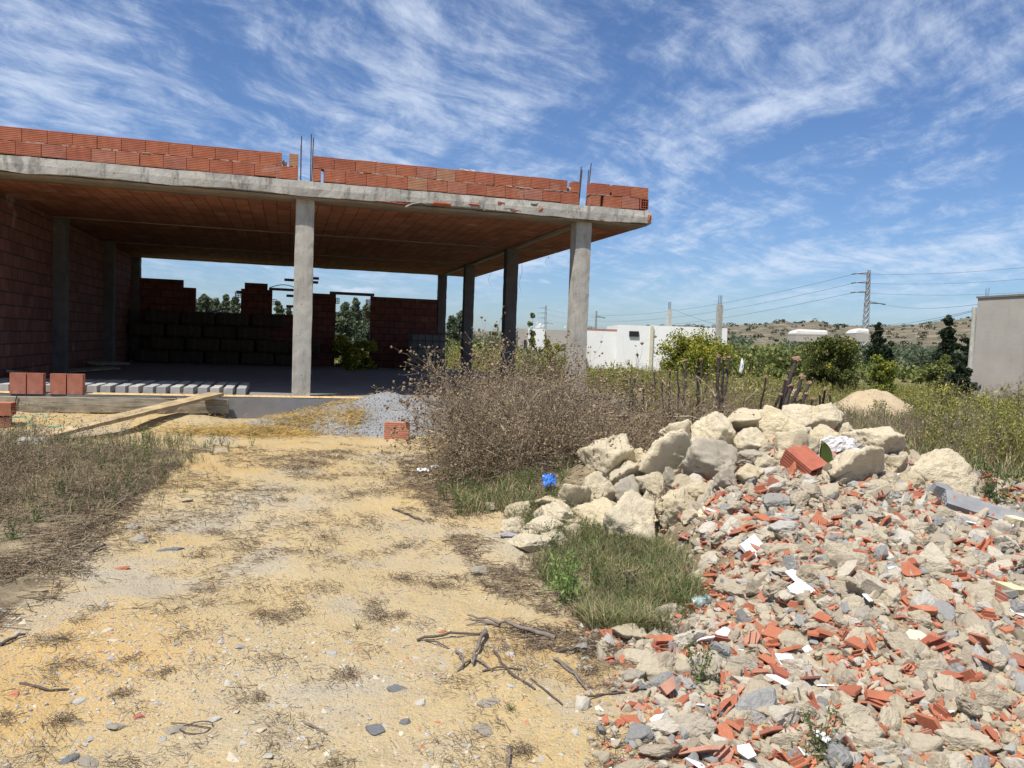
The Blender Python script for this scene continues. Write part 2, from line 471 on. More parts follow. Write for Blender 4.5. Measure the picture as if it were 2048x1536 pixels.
def courses(name, c1, c2, mortar, bw, rh, plane, ms=.012, dirt=.3, bumpd=.01):
    m_ = bpy.data.materials.new(name); m_.use_nodes = True; MATS[name] = m_
    B = NB(m_.node_tree); p = m_.node_tree.nodes['Principled BSDF']
    t = B.node('ShaderNodeTexCoord'); O = t.outputs['Object']
    s = B.node('ShaderNodeSeparateXYZ'); B.put(s.inputs[0], O); c = B.node('ShaderNodeCombineXYZ')
    B.put(c.inputs[0], s.outputs['XYZ'.index(plane[0])]); B.put(c.inputs[1], s.outputs['XYZ'.index(plane[1])])
    wob = B.vmath('MULTIPLY', B.vmath('SUBTRACT', B.noise(O, 3, 2, .5, 0, 'Color'), (.5, .5, .5)), (.03, .03, .03))
    bt = B.node('ShaderNodeTexBrick'); B.put(bt.inputs['Vector'], B.vmath('ADD', c.outputs[0], wob))
    bt.inputs['Color1'].default_value = (*c1, 1); bt.inputs['Color2'].default_value = (*c2, 1); bt.inputs['Mortar'].default_value = (*mortar, 1)
    bt.inputs['Scale'].default_value = 1; bt.inputs['Brick Width'].default_value = bw; bt.inputs['Row Height'].default_value = rh
    bt.inputs['Mortar Size'].default_value = ms; bt.inputs['Mortar Smooth'].default_value = .3; bt.inputs['Bias'].default_value = 0
    n1 = B.noise(O, 3.2, 6, .65)
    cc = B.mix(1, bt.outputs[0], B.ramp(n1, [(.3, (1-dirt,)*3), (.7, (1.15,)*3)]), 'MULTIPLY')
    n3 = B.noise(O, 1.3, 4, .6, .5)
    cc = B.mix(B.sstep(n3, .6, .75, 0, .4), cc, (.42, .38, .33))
    B.put(p.inputs['Base Color'], cc); p.inputs['Roughness'].default_value = .9; p.inputs['Specular IOR Level'].default_value = .2
    h = B.math('ADD', B.math('MULTIPLY', bt.outputs['Fac'], -1.2), B.math('MULTIPLY', B.noise(O, 40, 4), .5))
    B.put(p.inputs['Normal'], B.bump(h, .8, bumpd))
    return m_


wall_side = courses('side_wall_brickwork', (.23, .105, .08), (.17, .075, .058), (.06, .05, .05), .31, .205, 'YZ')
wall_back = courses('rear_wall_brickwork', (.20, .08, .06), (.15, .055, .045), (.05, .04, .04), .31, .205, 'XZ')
ceil_b = courses('ceiling_brick_blocks', (.40, .165, .09), (.29, .11, .062), (.10, .06, .045), .52, .21, 'YX', .006)

# ground
gm = bpy.data.materials.new('ground_soil'); gm.use_nodes = True
B = NB(gm.node_tree); p = gm.node_tree.nodes['Principled BSDF']
t = B.node('ShaderNodeTexCoord'); O = t.outputs['Object']
av = B.node('ShaderNodeAttribute'); av.attribute_name = 'veg'; veg = av.outputs['Fac']
sand = B.ramp(B.noise(O, .55, 6, .65, .4), [(.3, (.49, .325, .13)), (.45, (.49, .37, .19)), (.6, (.47, .38, .235)), (.72, (.43, .375, .27))])
gp = B.noise(O, 1.1, 5, .6, .5)
sand = B.mix(B.sstep(gp, .54, .64, 0, .65), sand, (.40, .36, .29))
sand = B.mix(B.sstep(B.noise(O, 3.5, 6, .75), .56, .68, 0, .5), sand, (.36, .27, .16))
_o = on_ground(110, 1340)
_dd = B.node('ShaderNodeVectorMath', operation='DISTANCE'); B.put(_dd.inputs[0], B.mapping(O, (1, 1, 0))); _dd.inputs[1].default_value = (float(_o[0]), float(_o[1]), 0)
of_ = B.math('ADD', _dd.outputs['Value'], B.math('MULTIPLY', B.noise(O, 2.5, 4), .8))
sand = B.mix(B.sstep(of_, 1.25, .6, 0, .45), sand, (.56, .345, .115))
spk = B.vor(O, 60, 'F1', 'Color'); sv = B.vor(O, 60)
sp_ = B.node('ShaderNodeSeparateColor'); B.put(sp_.inputs[0], spk)
pm_ = B.math('MULTIPLY', B.sstep(sp_.outputs[0], .72, .74), B.sstep(sv, .48, .36))
pc = B.ramp(sp_.outputs[1], [(0, (.24, .22, .2)), (.5, (.42, .38, .31)), (.85, (.58, .5, .4)), (1, (.5, .25, .16))])
dens = B.sstep(B.noise(O, .8, 3), .42, .58, .25, 1)
sand = B.mix(B.math('MULTIPLY', pm_, dens), sand, pc)
fine_ = B.noise(O, 140, 3, .7)
sand = B.mix(1, sand, B.ramp(fine_, [(.3, (.78, .76, .73)), (.6, (1.08, 1.08, 1.08))]), 'MULTIPLY')
soil = B.ramp(B.noise(O, 6, 6, .7), [(.3, (.12, .095, .06)), (.5, (.24, .19, .12)), (.7, (.36, .29, .18))])
far = B.ramp(B.noise(O, .12, 6, .7, .6), [(.3, (.07, .085, .035)), (.5, (.15, .15, .06)), (.7, (.30, .24, .13))])
pd = B.node('ShaderNodeVectorMath', operation='DISTANCE'); B.put(pd.inputs[0], O); pd.inputs[1].default_value = tuple(CAM)
soil = B.mix(B.sstep(pd.outputs['Value'], 12, 40), soil, far)
vn = B.math('ADD', veg, B.math('MULTIPLY', B.math('SUBTRACT', B.noise(O, 5, 6, .7), .5), .9))
cc = B.mix(B.sstep(vn, .35, .65), sand, soil)
B.put(p.inputs['Base Color'], cc); p.inputs['Roughness'].default_value = .95; p.inputs['Specular IOR Level'].default_value = .15
hh = B.math('ADD', B.math('MULTIPLY', B.noise(O, 14, 6, .7), 1.0), B.math('MULTIPLY', B.noise(O, 90, 3, .7), .35))
hh = B.math('ADD', hh, B.math('MULTIPLY', pm_, .25))
B.put(p.inputs['Normal'], B.bump(hh, .75, .035))

# ------------------------------------------------------------------ ground sheet
angs = np.concatenate([np.radians(np.linspace(-180, -46, 60)), np.radians(np.linspace(-45, 45, 760)), np.radians(np.linspace(46, 180, 60))[:-0 or None]])
rads = np.concatenate([[.0, .5, 1.0], np.exp(np.linspace(math.log(1.5), math.log(2600), 520))])
A_, R_ = np.meshgrid(angs, rads)
lx = R_*np.sin(A_); dx_ = R_*np.cos(A_)
gx, gy = xy_of(lx, dx_)
gzv = ground_z(gx, gy)
gmb = MB(); V = np.stack([gx, gy, gzv], -1).reshape(-1, 3); na = len(angs); nr = len(rads)
i = np.arange(nr-1)[:, None]*na; j = np.arange(na-1)[None]
F = np.stack([i+j, i+j+na, i+j+na+1, i+j+1], -1).reshape(-1, 4)
gmb.add(V, F)
ground = gmb.build('ground', gm, smooth=True); ground['kind'] = 'structure'


def rub_left(d): return np.interp(d, [2, 2.7, 3.3, 3.9, 4.2, 4.4, 5, 5.9, 6.3, 7.5], [.4, .5, .62, .52, .62, 1.05, 1.25, 1.25, 1.5, 1.7])
def veg_mask(x, y):
    l, d = ld_of(x, y)
    right = sst(d-np.interp(l, [-.6, -.1, .3, .8], [40, 6.6, 4.2, 3.6]), -.3, .5)   # right of the sandy track, past the rubble
    right = right*sst(l, -1.0+0*l, -.2)*0+sst(l-np.interp(d, [3.5, 4.5, 6.5, 8, 9.5, 12, 25], [.45, .25, -.15, -.7, -.9, 1.5, 3]), -.15, .2)
    left = sst(-l-np.interp(d, [2, 3.6, 4.5, 5.5, 7, 8.3, 9.3], [9, 2.25, 2.45, 2.7, 2.95, 3.2, 9]), -.15, .35)
    near = np.maximum(right*sst(d, 3.2, 4.2), left*sst(9.6, 8.6, 9.6) if False else left*(1-sst(d, 8.4, 9.2)))
    farm = sst(d, 13, 16)
    return np.clip(np.maximum(near, farm), 0, 1)
vm = veg_mask(gx, gy)
at_ = ground.data.attributes.new('veg', 'FLOAT', 'POINT'); at_.data.foreach_set('value', vm.ravel().astype(np.float32))

# ------------------------------------------------------------------ hills
hm = mat('hill_scrub', (.3, .2, .14), noise_sc=.02, var=.2, bump=0, extra=lambda B, cc, O: B.mix(
    B.sstep(B.noise(O, .13, 6, .75, .5), .48, .54, 0, .85), B.ramp(B.noise(B.mapping(O, (1, 1, 4)), .05, 6, .7), [(.3, (.13, .105, .07)), (.5, (.19, .15, .10)), (.7, (.30, .25, .18))]), (.075, .08, .045)))
HP = [(700, 10), (900, 14), (1100, 22), (1250, 32), (1450, 45), (1500, 49), (1600, 60), (1700, 55), (1800, 57), (1870, 68), (1950, 82), (2100, 100), (2500, 70), (2900, 30)]
hb = MB(); nx_, nd_ = 420, 46
hx = np.linspace(500, 2900, nx_); px_l = (hx-1024)/FPX
hd = np.linspace(330, 950, nd_)
L2, D2 = np.meshgrid(px_l, hd)
ridge = np.interp(L2*FPX+1024, [a for a, _ in HP], [c for _, c in HP])*620/FPX+.95
prof = sst(D2, 340, 620)
zz = (ridge+1.0)*prof+4.8*sst(L2, 0, .35)*(1-prof)-1
zz = zz+fbm(L2*45, D2/45, 5)*3*prof+fbm(L2*200, D2/12, 3)*.6*prof
gx2, gy2 = xy_of(L2*D2, D2)
zz = np.where(D2 < 345, ground_z(gx2, gy2)-1, zz)
i = np.arange(nd_-1)[:, None]*nx_; j = np.arange(nx_-1)[None]
hb.add(np.stack([gx2, gy2, zz], -1).reshape(-1, 3), np.stack([i+j, i+j+1, i+j+nx_+1, i+j+nx_], -1).reshape(-1, 4))
hills = hb.build('hills', hm, smooth=True); hills['kind'] = 'structure'

# ------------------------------------------------------------------ the unfinished building
H = 2.96; XL, XR, Y0, Y1 = -4.6, 5.55, -.27, 12.62
TOP = 3.19
bld = empty('unfinished_building', (0, 0, 0))
tag(bld, 'unfinished open-fronted concrete frame building with brick parapet and hollow brick side wall', 'building')
fl = rough_box(XL-.1, XR-.1, -.3, Y1, -.36, 0, .45, .008, 1); fl.build('floor_slab', floor_c, bld)
# roof slab: front edge worn
rs = rough_box(XL-.1, XR, Y0, Y1, H+.006, TOP, .11, .006, 2, 2.5)
for v in rs.V:
    s_ = v[:, 1] < Y0+.1
    v[s_, 1] += .035*fbm(v[s_, 0]*1.5, v[s_, 2]*3, 3)
    lowf = s_ & (v[:, 2] < H+.1)
    v[lowf, 2] += .05*fbm(v[lowf, 0]*1.1, v[lowf, 0]*0, 4)+.01
rs.build('roof_slab', slab_c, bld, False)
# ceiling of hollow blocks and the flush concrete strips
cb = MB().box(XL, XR-.03, Y0+.28, Y1-.05, H-.004, H+.02); cb.build('ceiling_blocks', ceil_b, bld)
SY = [0, 4.27, 8.44, 12.3]
for k, (yy, wd) in enumerate(zip(SY, (.5, .16, .16, .34))):
    y_a, y_b = (Y0+.02, .30) if k == 0 else (yy-wd/2, yy+wd/2)
    rough_box(XL+.02, XR-.06, y_a, y_b, H-.028, H+.01, .2, .008, k+3).build('ceiling_beam', ceil_c, bld, True)
rough_box(4.32, 4.52, .3, 12.1, H-.036, H+.006, .25, .008, 9).build('ceiling_beam', ceil_c, bld, True)
# columns
def column(x, y, z0, z1, m_, wdt=.27, seed=0):
    c = rough_box(x-wdt/2, x+wdt/2, y-wdt/2, y+wdt/2, z0, z1, .09, .006, seed, 4)
    return c.build('column', m_, bld, False)
column(0, .0, -.0, H, concrete, .275, 1)
column(4.41, .0, -.3, H, concrete, .275, 2)
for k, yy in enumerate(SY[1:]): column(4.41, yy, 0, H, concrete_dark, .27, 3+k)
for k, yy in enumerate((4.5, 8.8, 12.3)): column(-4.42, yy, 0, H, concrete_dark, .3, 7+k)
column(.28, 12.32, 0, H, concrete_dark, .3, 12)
# side wall
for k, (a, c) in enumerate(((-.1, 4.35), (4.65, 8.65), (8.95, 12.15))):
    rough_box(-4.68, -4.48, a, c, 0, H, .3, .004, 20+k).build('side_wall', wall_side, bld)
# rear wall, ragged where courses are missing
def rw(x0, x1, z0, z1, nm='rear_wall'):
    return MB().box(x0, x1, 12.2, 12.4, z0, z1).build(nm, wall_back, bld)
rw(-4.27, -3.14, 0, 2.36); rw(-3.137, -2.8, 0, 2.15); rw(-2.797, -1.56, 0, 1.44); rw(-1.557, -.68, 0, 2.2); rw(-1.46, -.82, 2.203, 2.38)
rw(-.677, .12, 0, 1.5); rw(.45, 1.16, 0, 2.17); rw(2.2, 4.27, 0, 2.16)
MB().box(.98, 2.3, 12.17, 12.43, 2.172, 2.25).build('lintel', concrete_dark, bld)
MB().box(-.78, .12, 12.18, 12.42, 2.203, 2.27).build('lintel', concrete_dark, bld)


def hollow(L=.3, W=.2, T=.15, nw=4, ntk=3, wt=.011, it=.007):
    """hollow clay brick: cells run along X"""
    def axis(S, n):
        cell = (S-2*wt-(n-1)*it)/n; p_ = [0, wt]
        for q in range(n):
            p_.append(p_[-1]+cell)
            if q < n-1: p_.append(p_[-1]+it)
        p_.append(S); return np.array(p_)-S/2
    ys, zs = axis(W, nw), axis(T, ntk); ny, nz = len(ys)-1, len(zs)-1
    solid = lambda i, j: not (i % 2 == 1 and j % 2 == 1) if (0 <= i < ny and 0 <= j < nz) else False
    mb = MB(); x0, x1 = -L/2, L/2
    V = []; F = []; ix = {}
    def v(x, i, j):
        if (x, i, j) not in ix: ix[x, i, j] = len(V); V.append((x, ys[i], zs[j]))
        return ix[x, i, j]
    for i in range(ny):
        for j in range(nz):
            if not solid(i, j): continue
            F.append((v(x0, i, j), v(x0, i, j+1), v(x0, i+1, j+1), v(x0, i+1, j)))
            F.append((v(x1, i, j), v(x1, i+1, j), v(x1, i+1, j+1), v(x1, i, j+1)))
            if not solid(i-1, j): F.append((v(x0, i, j), v(x1, i, j), v(x1, i, j+1), v(x0, i, j+1)))
            if not solid(i+1, j): F.append((v(x0, i+1, j), v(x0, i+1, j+1), v(x1, i+1, j+1), v(x1, i+1, j)))
            if not solid(i, j-1): F.append((v(x0, i, j), v(x0, i+1, j), v(x1, i+1, j), v(x1, i, j)))
            if not solid(i, j+1): F.append((v(x0, i, j+1), v(x1, i, j+1), v(x1, i+1, j+1), v(x0, i+1, j+1)))
    return mb.add(V, F)


# toothed bricks and the cells one sees the sky through
RZ90 = rot3(0, 0, math.pi/2)[0]; RY90 = rot3(0, math.pi/2, 0)[0]
tb = MB()
for x, z, wd in ((-.07, 2.06, .42), (-.07, 1.75, .42), (-.10, 2.53, .5), (.53, 2.62, .24), (.52, 2.50, .22), (-1.62, 2.1, .14)):
    tb.box(x-wd/2, x+wd/2, 12.22, 12.38, z-.035, z+.035)
tb.build('toothed_brick', wall_back, bld)
for x, z in ((-1.60, 2.02), (-.62, 1.85), (1.20, 1.98), (2.10, 1.98), (2.10, 1.6), (2.10, .62), (2.10, .15)):
    o = hollow(.21, .19, .17).xf(RZ90).build('open_cell_brick', brick, bld)
    o.location = (x+(-.03 if x < 2 else .06), 12.3-.004, z)
# parapet of two brick courses
def pxX(px): return float(CAM[0]+(ray(px, 380-(1100-px)*.11)*1)[0]*((-.2-CAM[1])/ray(px, 380-(1100-px)*.11)[1]))
RHt = .186; SECS = [MB(), MB(), MB()]
def sec(x): return SECS[0 if x < x597+.01 else (1 if x < x1157+.01 else 2)]
def brick_run(x0, x1, z, bw=.303, back=False):
    n = max(1, round((x1-x0)/bw)); w_ = (x1-x0)/n
    for q in range(n):
        a = x0+q*w_; jz = rng.normal(0, .003); jy = rng.normal(0, .004); tz = rng.normal(0, .004)
        bx = MB().box(a+.003, a+w_-.003, -.24+jy, -.04+jy, z+jz, z+RHt-.012+jz)
        sec((x0+x1)/2).merge(bx)
z1 = TOP+.012; z2 = z1+RHt
x564, x578, x597, x626 = [pxX(v) for v in (564, 578, 597, 626)]
x1133, x1143, x1157, x1180, x1200, x1206, x1218, x1223, x1277, x1296 = [pxX(v) for v in (1133, 1143, 1157, 1180, 1200, 1206, 1218, 1223, 1277, 1294)]
brick_run(x564-.3045*19, x564, z2); brick_run(x578, x597, z2, .3); brick_run(x626, x1133, z2); brick_run(x1143, x1157, z2)
brick_run(x1180, x1218, z2); brick_run(x1223, x1296, z2)
brick_run(x597-.3045*19, x597, z1); brick_run(x626, x626+.12, z1); brick_run(x626+.16, x1157, z1)
brick_run(x1180, x1200, z1); brick_run(x1206, x1277, z1)
ends = hollow(.2, .145, RHt-.015, 3, 4).xf(RZ90)
o = ends.build('end_brick', brick, bld); o.location = (5.40, -.15, z1+RHt/2); o.rotation_euler = (0, 0, .12)
# mortar squeezed between the courses and lumps on top
for q in range(150):
    x = rng.uniform(-5.8, x1277); s_ = rng.uniform(.02, .07)
    if x597 < x < x626+.1 or x1157 < x < x1180: continue
    sec(x).merge(rough_box(x-s_, x+s_, -.232-rng.uniform(.008, .014), -.05, z2-.014, z2+rng.uniform(-.004, .004), .03, .003, q, mi=1))
for px_, s_ in ((570, .035), (748, .06), (930, .09), (945, .06), (1140, .03)):
    x = pxX(px_); sec(x).merge(rough_box(x-s_, x+s_, -.2, -.08, z2+(RHt-.02 if px_ not in (570, 1140) else -.01), z2+(RHt+.02 if px_ not in (570, 1140) else .09), .03, .012, px_, mi=1))
for s_ in SECS: s_.build('parapet', [brick, slab_c], bld)
# starter bars over the front columns
def rebar(x, y, z, h, lx_=0, ly_=0):
    path_tube(MB(), [(x, y, z), (x+lx_*.5, y+ly_*.5, z+h*.5), (x+lx_, y+ly_, z+h)], .0085, k=6).build('starter_bar', MATS['rusty_steel'], bld, True)
mat('rusty_steel', (.10, .08, .075), rough=.7, metal=.5, noise_sc=40, var=.4, bump=.4, bsc=120, bdist=.002)
for x, y, h, a in ((-.075, -.06, .70, .0), (.065, -.08, .74, .0), (.085, .08, .73, .015), (-.07, .09, .60, -.01)): rebar(x, y, TOP-.02, h, a, 0)
for x, y, h, a in ((4.32, -.07, .62, .035), (4.36, .07, .70, .03), (4.46, -.07, .74, .05), (4.5, .08, .66, .03)): rebar(x, y, TOP-.02, h, a, 0)
# broken clay exposed in the slab edge, steel scrap hanging from it
for x, w_, h_, z in ((2.02, .34, .08, 3.02), (2.52, .22, .08, 3.05), (2.96, .14, .07, 3.10), (3.62, .12, .1, 3.06), (4.55, .3, .035, 2.98), (1.3, .6, .03, 2.975), (3.2, .2, .05, 3.0), (5.50, .1, .14, 3.06)):
    bb = rough_box(x-w_/2, x+w_/2, Y0-.022, Y0+.1, z-h_/2, z+h_/2, .05, .012, int(x*10)); bb.build('exposed_clay', brick, bld)
for x, w_, h_, z in ((3.05, .26, .05, 3.02), (3.75, .5, .05, 3.03), (2.7, .1, .06, 2.99), (3.5, .16, .08, 3.13)):
    rough_box(x-w_/2, x+w_/2, Y0-.018, Y0+.1, z-h_/2, z+h_/2, .05, .014, int(x*13)).build('broken_edge', concrete_dark, bld)
path_tube(MB(), [(1.78, Y0-.01, 2.99), (1.66, -.45, 2.98), (1.52, -.55, 2.93), (1.42, -.6, 2.87)], .009, .012).build('hanging_wire', slab_c, bld, True)
for x, y, l_ in ((5.3, 2.1, .55), (5.2, 6.2, .8), (5.0, 8.5, .5), (5.3, 4.5, .3)):
    path_tube(MB(), [(x, y, H), (x+.03, y, H-l_*.4), (x-.04, y+.03, H-l_*.75), (x+.02, y, H-l_)], .004, .002, 4).build('hanging_wire', MATS['rusty_steel'], bld, True)
path_tube(MB(), [(-1.45, 12.12, 1.98-.5*(1-q/10)) if q > 99 else (-2.6+1.1*q/10, 12.1, 1.44+.36*(q/10)**1.7) for q in range(11)], .012, k=5).build('cable', MATS['rusty_steel'], bld, True)
path_tube(MB(), [(-.75+.8*q/8, 12.15, 2.27+.10*math.sin(math.pi*q/8)) for q in range(9)], .012, k=5).build('cable', MATS['rusty_steel'], bld, True)
path_tube(MB(), [(1.1+.75*(q/10), 12.0, .62-.62*math.sin(q/10*math.pi/2)) for q in range(11)], .018, k=6).build('hose', mat('black_rubber', (.03, .03, .03), rough=.6, bump=0), bld, True)

# ------------------------------------------------------------------ things in and in front of the building
straw_stops = [(0, (.42, .27, .08)), (.4, (.55, .38, .13)), (.7, (.62, .46, .2)), (1, (.36, .22, .08))]
strawm = leafmat('straw', straw_stops, .15, .7)
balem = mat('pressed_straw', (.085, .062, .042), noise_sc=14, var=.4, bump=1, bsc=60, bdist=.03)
twine = mat('twine', (.13, .11, .09), bump=0)
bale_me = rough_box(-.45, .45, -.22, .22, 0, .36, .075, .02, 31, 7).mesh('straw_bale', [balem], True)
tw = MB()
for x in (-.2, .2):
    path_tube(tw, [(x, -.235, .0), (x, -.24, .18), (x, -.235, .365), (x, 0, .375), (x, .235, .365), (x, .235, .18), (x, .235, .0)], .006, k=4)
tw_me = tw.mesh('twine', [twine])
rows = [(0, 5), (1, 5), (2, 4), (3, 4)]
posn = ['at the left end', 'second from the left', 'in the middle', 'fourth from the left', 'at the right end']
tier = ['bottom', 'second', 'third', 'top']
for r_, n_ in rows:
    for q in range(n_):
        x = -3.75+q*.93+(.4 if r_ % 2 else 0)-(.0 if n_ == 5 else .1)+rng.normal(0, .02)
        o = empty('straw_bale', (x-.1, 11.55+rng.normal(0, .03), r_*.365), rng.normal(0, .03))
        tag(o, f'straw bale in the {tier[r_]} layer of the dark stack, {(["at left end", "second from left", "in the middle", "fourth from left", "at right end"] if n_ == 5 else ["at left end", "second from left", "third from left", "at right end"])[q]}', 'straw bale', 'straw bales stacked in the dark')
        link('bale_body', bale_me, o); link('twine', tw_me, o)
# concrete lintels laid out on the floor
pm_me = []
for q in range(3):
    mbp = rough_box(-.068, .068, 0, 1.55, 0, .105, .07, .004, 40+q, 8); pm_me.append(mbp.mesh('concrete_lintel', [mat('cast_concrete_%s' % 'abc'[q], (.34+.04*q, .34+.035*q, .34+.02*q), noise_sc=10, var=.2, bump=.5, bsc=50, bdist=.006)], False))
nl = 20
ords = ['first', 'second', 'third', 'fourth', 'fifth', 'sixth', 'seventh', 'eighth', 'ninth', 'tenth', 'eleventh', 'twelfth', 'thirteenth', 'fourteenth', 'fifteenth', 'sixteenth', 'seventeenth', 'eighteenth', 'nineteenth', 'twentieth']
for q in range(nl):
    x = -.86-q*.183+rng.normal(0, .006)
    o = link('concrete_lintel', pm_me[q % 3], None, (x, -.02+rng.normal(0, .015), .003), (0, 0, rng.normal(0, .012)))
    tag(o, f'grey cast concrete lintel on the floor, {ords[q]} from the right end of the row', 'lintel', 'concrete lintels laid side by side on the floor')
# four hollow bricks standing on end on the floor edge
hb_me = hollow(.3, .2, .15, 3, 4).xf(RY90).mesh('hollow_brick', [brick_loose])
uprights = [(-3.71, -.42, 'far left one of the four hollow bricks standing on end'), (-3.505, -.41, 'dusty pinkish hollow brick standing on end, second of four'), (-3.23, -.40, 'orange hollow brick standing on end, third of four'), (-3.02, -.39, 'right-hand one of the four hollow bricks standing on end')]
hbm2 = hollow(.28, .192, .15, 4, 3).xf(RY90)
hb_up = hbm2.mesh('hollow_brick', [brickmat('upright_clay_brick', [(0, (.50, .20, .125)), (1, (.46, .19, .14))], 'X', 55, True)])
for x, y, lab in uprights:
    o = link('hollow_brick', hb_up, None, (x, y+.17, .137), (0, 0, rng.normal(0, .02)+math.pi/2+.02))
    tag(o, lab, 'brick', 'upright hollow bricks on the floor edge')
# old timber lying along the floor edge
wood = mat('weathered_timber', (.31, .28, .22), noise_sc=6, var=.3, bump=0, extra=lambda B, cc, O: B.mix(1, cc, B.ramp(B.noise(B.mapping(O, (1.2, 14, 14)), 3, 6, .7, .3), [(.3, (.5, .46, .42)), (.6, (1.15, 1.12, 1.05))]), 'MULTIPLY'))
o = empty('timber_beam', (-3.1, -.40, -.24)); tag(o, 'long weathered timber lying along the edge of the concrete floor', 'timber')
rough_box(-1.35, 2.1, -.07, .07, 0, .215, .12, .006, 51, 3).build('plank_body', wood, o)
path_tube(MB(), [(1.18, -.1, .06), (1.32, -.1, .16), (1.42, -.09, .212), (1.40, -.08, .232), (1.2, -.06, .236)], .011, k=5).build('iron_hook', MATS['rusty_steel'], o, True)
path_tube(MB(), [(-.62, -.09, .02), (-.6, -.09, .11), (-.57, -.08, .222)], .008, k=5).build('iron_hook', MATS['rusty_steel'], o, True)
# plank ramp
A = up_pt(-2.62, -3.15, .06); Bp = np.array([-1.22, -.50, .03])
plw = mat('sandy_plank', (.44, .34, .21), noise_sc=5, var=.3, bump=0, extra=lambda B, cc, O: B.mix(B.sstep(B.noise(O, 5, 6, .7), .5, .7, 0, .8), B.mix(1, cc, B.ramp(B.noise(B.mapping(O, (1.2, 16, 16)), 3, 6, .7, .3), [(.3, (.5, .46, .42)), (.6, (1.1, 1.08, 1.0))]), 'MULTIPLY'), (.58, .44, .24)))
L_ = float(np.linalg.norm(Bp-A)); dv = (Bp-A)/L_
o = empty('plank', A, rot=(0, -math.asin(dv[2]), math.atan2(dv[1], dv[0])))
tag(o, 'sand-dusted wooden plank sloping from the ground up to the floor edge', 'plank')
rough_box(-.05, L_+.1, -.13, .13, -.02, .035, .09, .006, 61, 4).build('plank_body', plw, o)
sb = rough_box(-.16, .16, -.12, .12, 0, .1, .05, .012, 62, 5).build('field_stone', slab_c); sb.location = list(up_pt(-2.72, -3.3, -.05)); tag(sb, 'stone under the low end of the sloping plank', 'stone')

# ------------------------------------------------------------------ rock prototypes
def ico(sub):
    bm = bmesh.new(); bmesh.ops.create_icosphere(bm, subdivisions=sub, radius=1)
    V = np.array([v.co[:] for v in bm.verts]); F = np.array([[v.index for v in f.verts] for f in bm.faces]); bm.free(); return V, F
ICO = {s_: ico(s_) for s_ in (1, 2, 3, 4, 5)}
def rock(seed, sub=3, npl=13, p_=11, amp=.06, dims=(1, 1, 1), fine=.5):
    r_ = np.random.default_rng(seed); V, F = ICO[sub]
    k = np.arange(npl)+.5; ph = np.arccos(1-2*k/npl); th = math.pi*(1+5**.5)*k
    N = np.stack([np.cos(th)*np.sin(ph), np.sin(th)*np.sin(ph), np.cos(ph)], 1)+r_.normal(0, .3, (npl, 3)); N /= np.linalg.norm(N, axis=1)[:, None]
    dd = r_.uniform(.68, 1.0, npl)
    q = np.maximum(V@N.T, 0)/dd
    r = (q**p_).sum(1)**(-1/p_)
    n1 = np.array([mnoise.fractal(Vector(v)*2.2+Vector((seed*3.3, 0, seed)), .8, 2.1, 5) for v in V])
    n2 = np.array([abs(mnoise.noise(Vector(v)*5+Vector((seed, 3, 0)))) for v in V])
    n3 = np.array([mnoise.voronoi(Vector(v)*3.1+Vector((seed, 1, 2)))[0][0] for v in V]) if sub > 3 else 0
    n4 = np.array([mnoise.fractal(Vector(v)*9+Vector((0, seed, 3)), .7, 2.2, 3) for v in V]) if sub > 3 else 0
    r = r*(1+amp*n1-amp*fine*n2-amp*.9*np.clip(.35-n3, 0, 1)+amp*.34*n4)
    return MB().add(V*r[:, None]*np.array(dims), F)


# ------------------------------------------------------------------ boulders
lime = mat('limestone', (.60, .50, .35), noise_sc=3, var=.12, bump=.8, bsc=18, bdist=.035, objr=[(0, (.76, .64, .42)), (.5, (.70, .60, .42)), (1, (.80, .69, .49))],
           extra=lambda B, cc, O: B.mix(B.sstep(B.noise(O, 9, 4, .6), .62, .70, 0, .5), B.mix(B.sstep(B.noise(O, 2.2, 7, .75, .6), .56, .68, 0, .5), cc, (.50, .43, .32)), (.34, .28, .19)))
grey_rock = mat('old_mortar_rock', (.50, .44, .34), noise_sc=4, var=.18, bump=.7, bsc=25, bdist=.03, extra=lambda B, cc, O: B.mix(B.sstep(B.noise(O, 4, 6, .7, .4), .5, .68, 0, .5), cc, (.27, .245, .20)))
bproto = [rock(100+q, 5, 8+(q % 5), 24, .125, (1, .92, .85)).mesh('boulder', [lime], True) for q in range(10)]
bproto_g = [rock(130+q, 5, 10, 13, .11, (1, .9, .8), .9).mesh('boulder', [grey_rock], True) for q in range(3)]
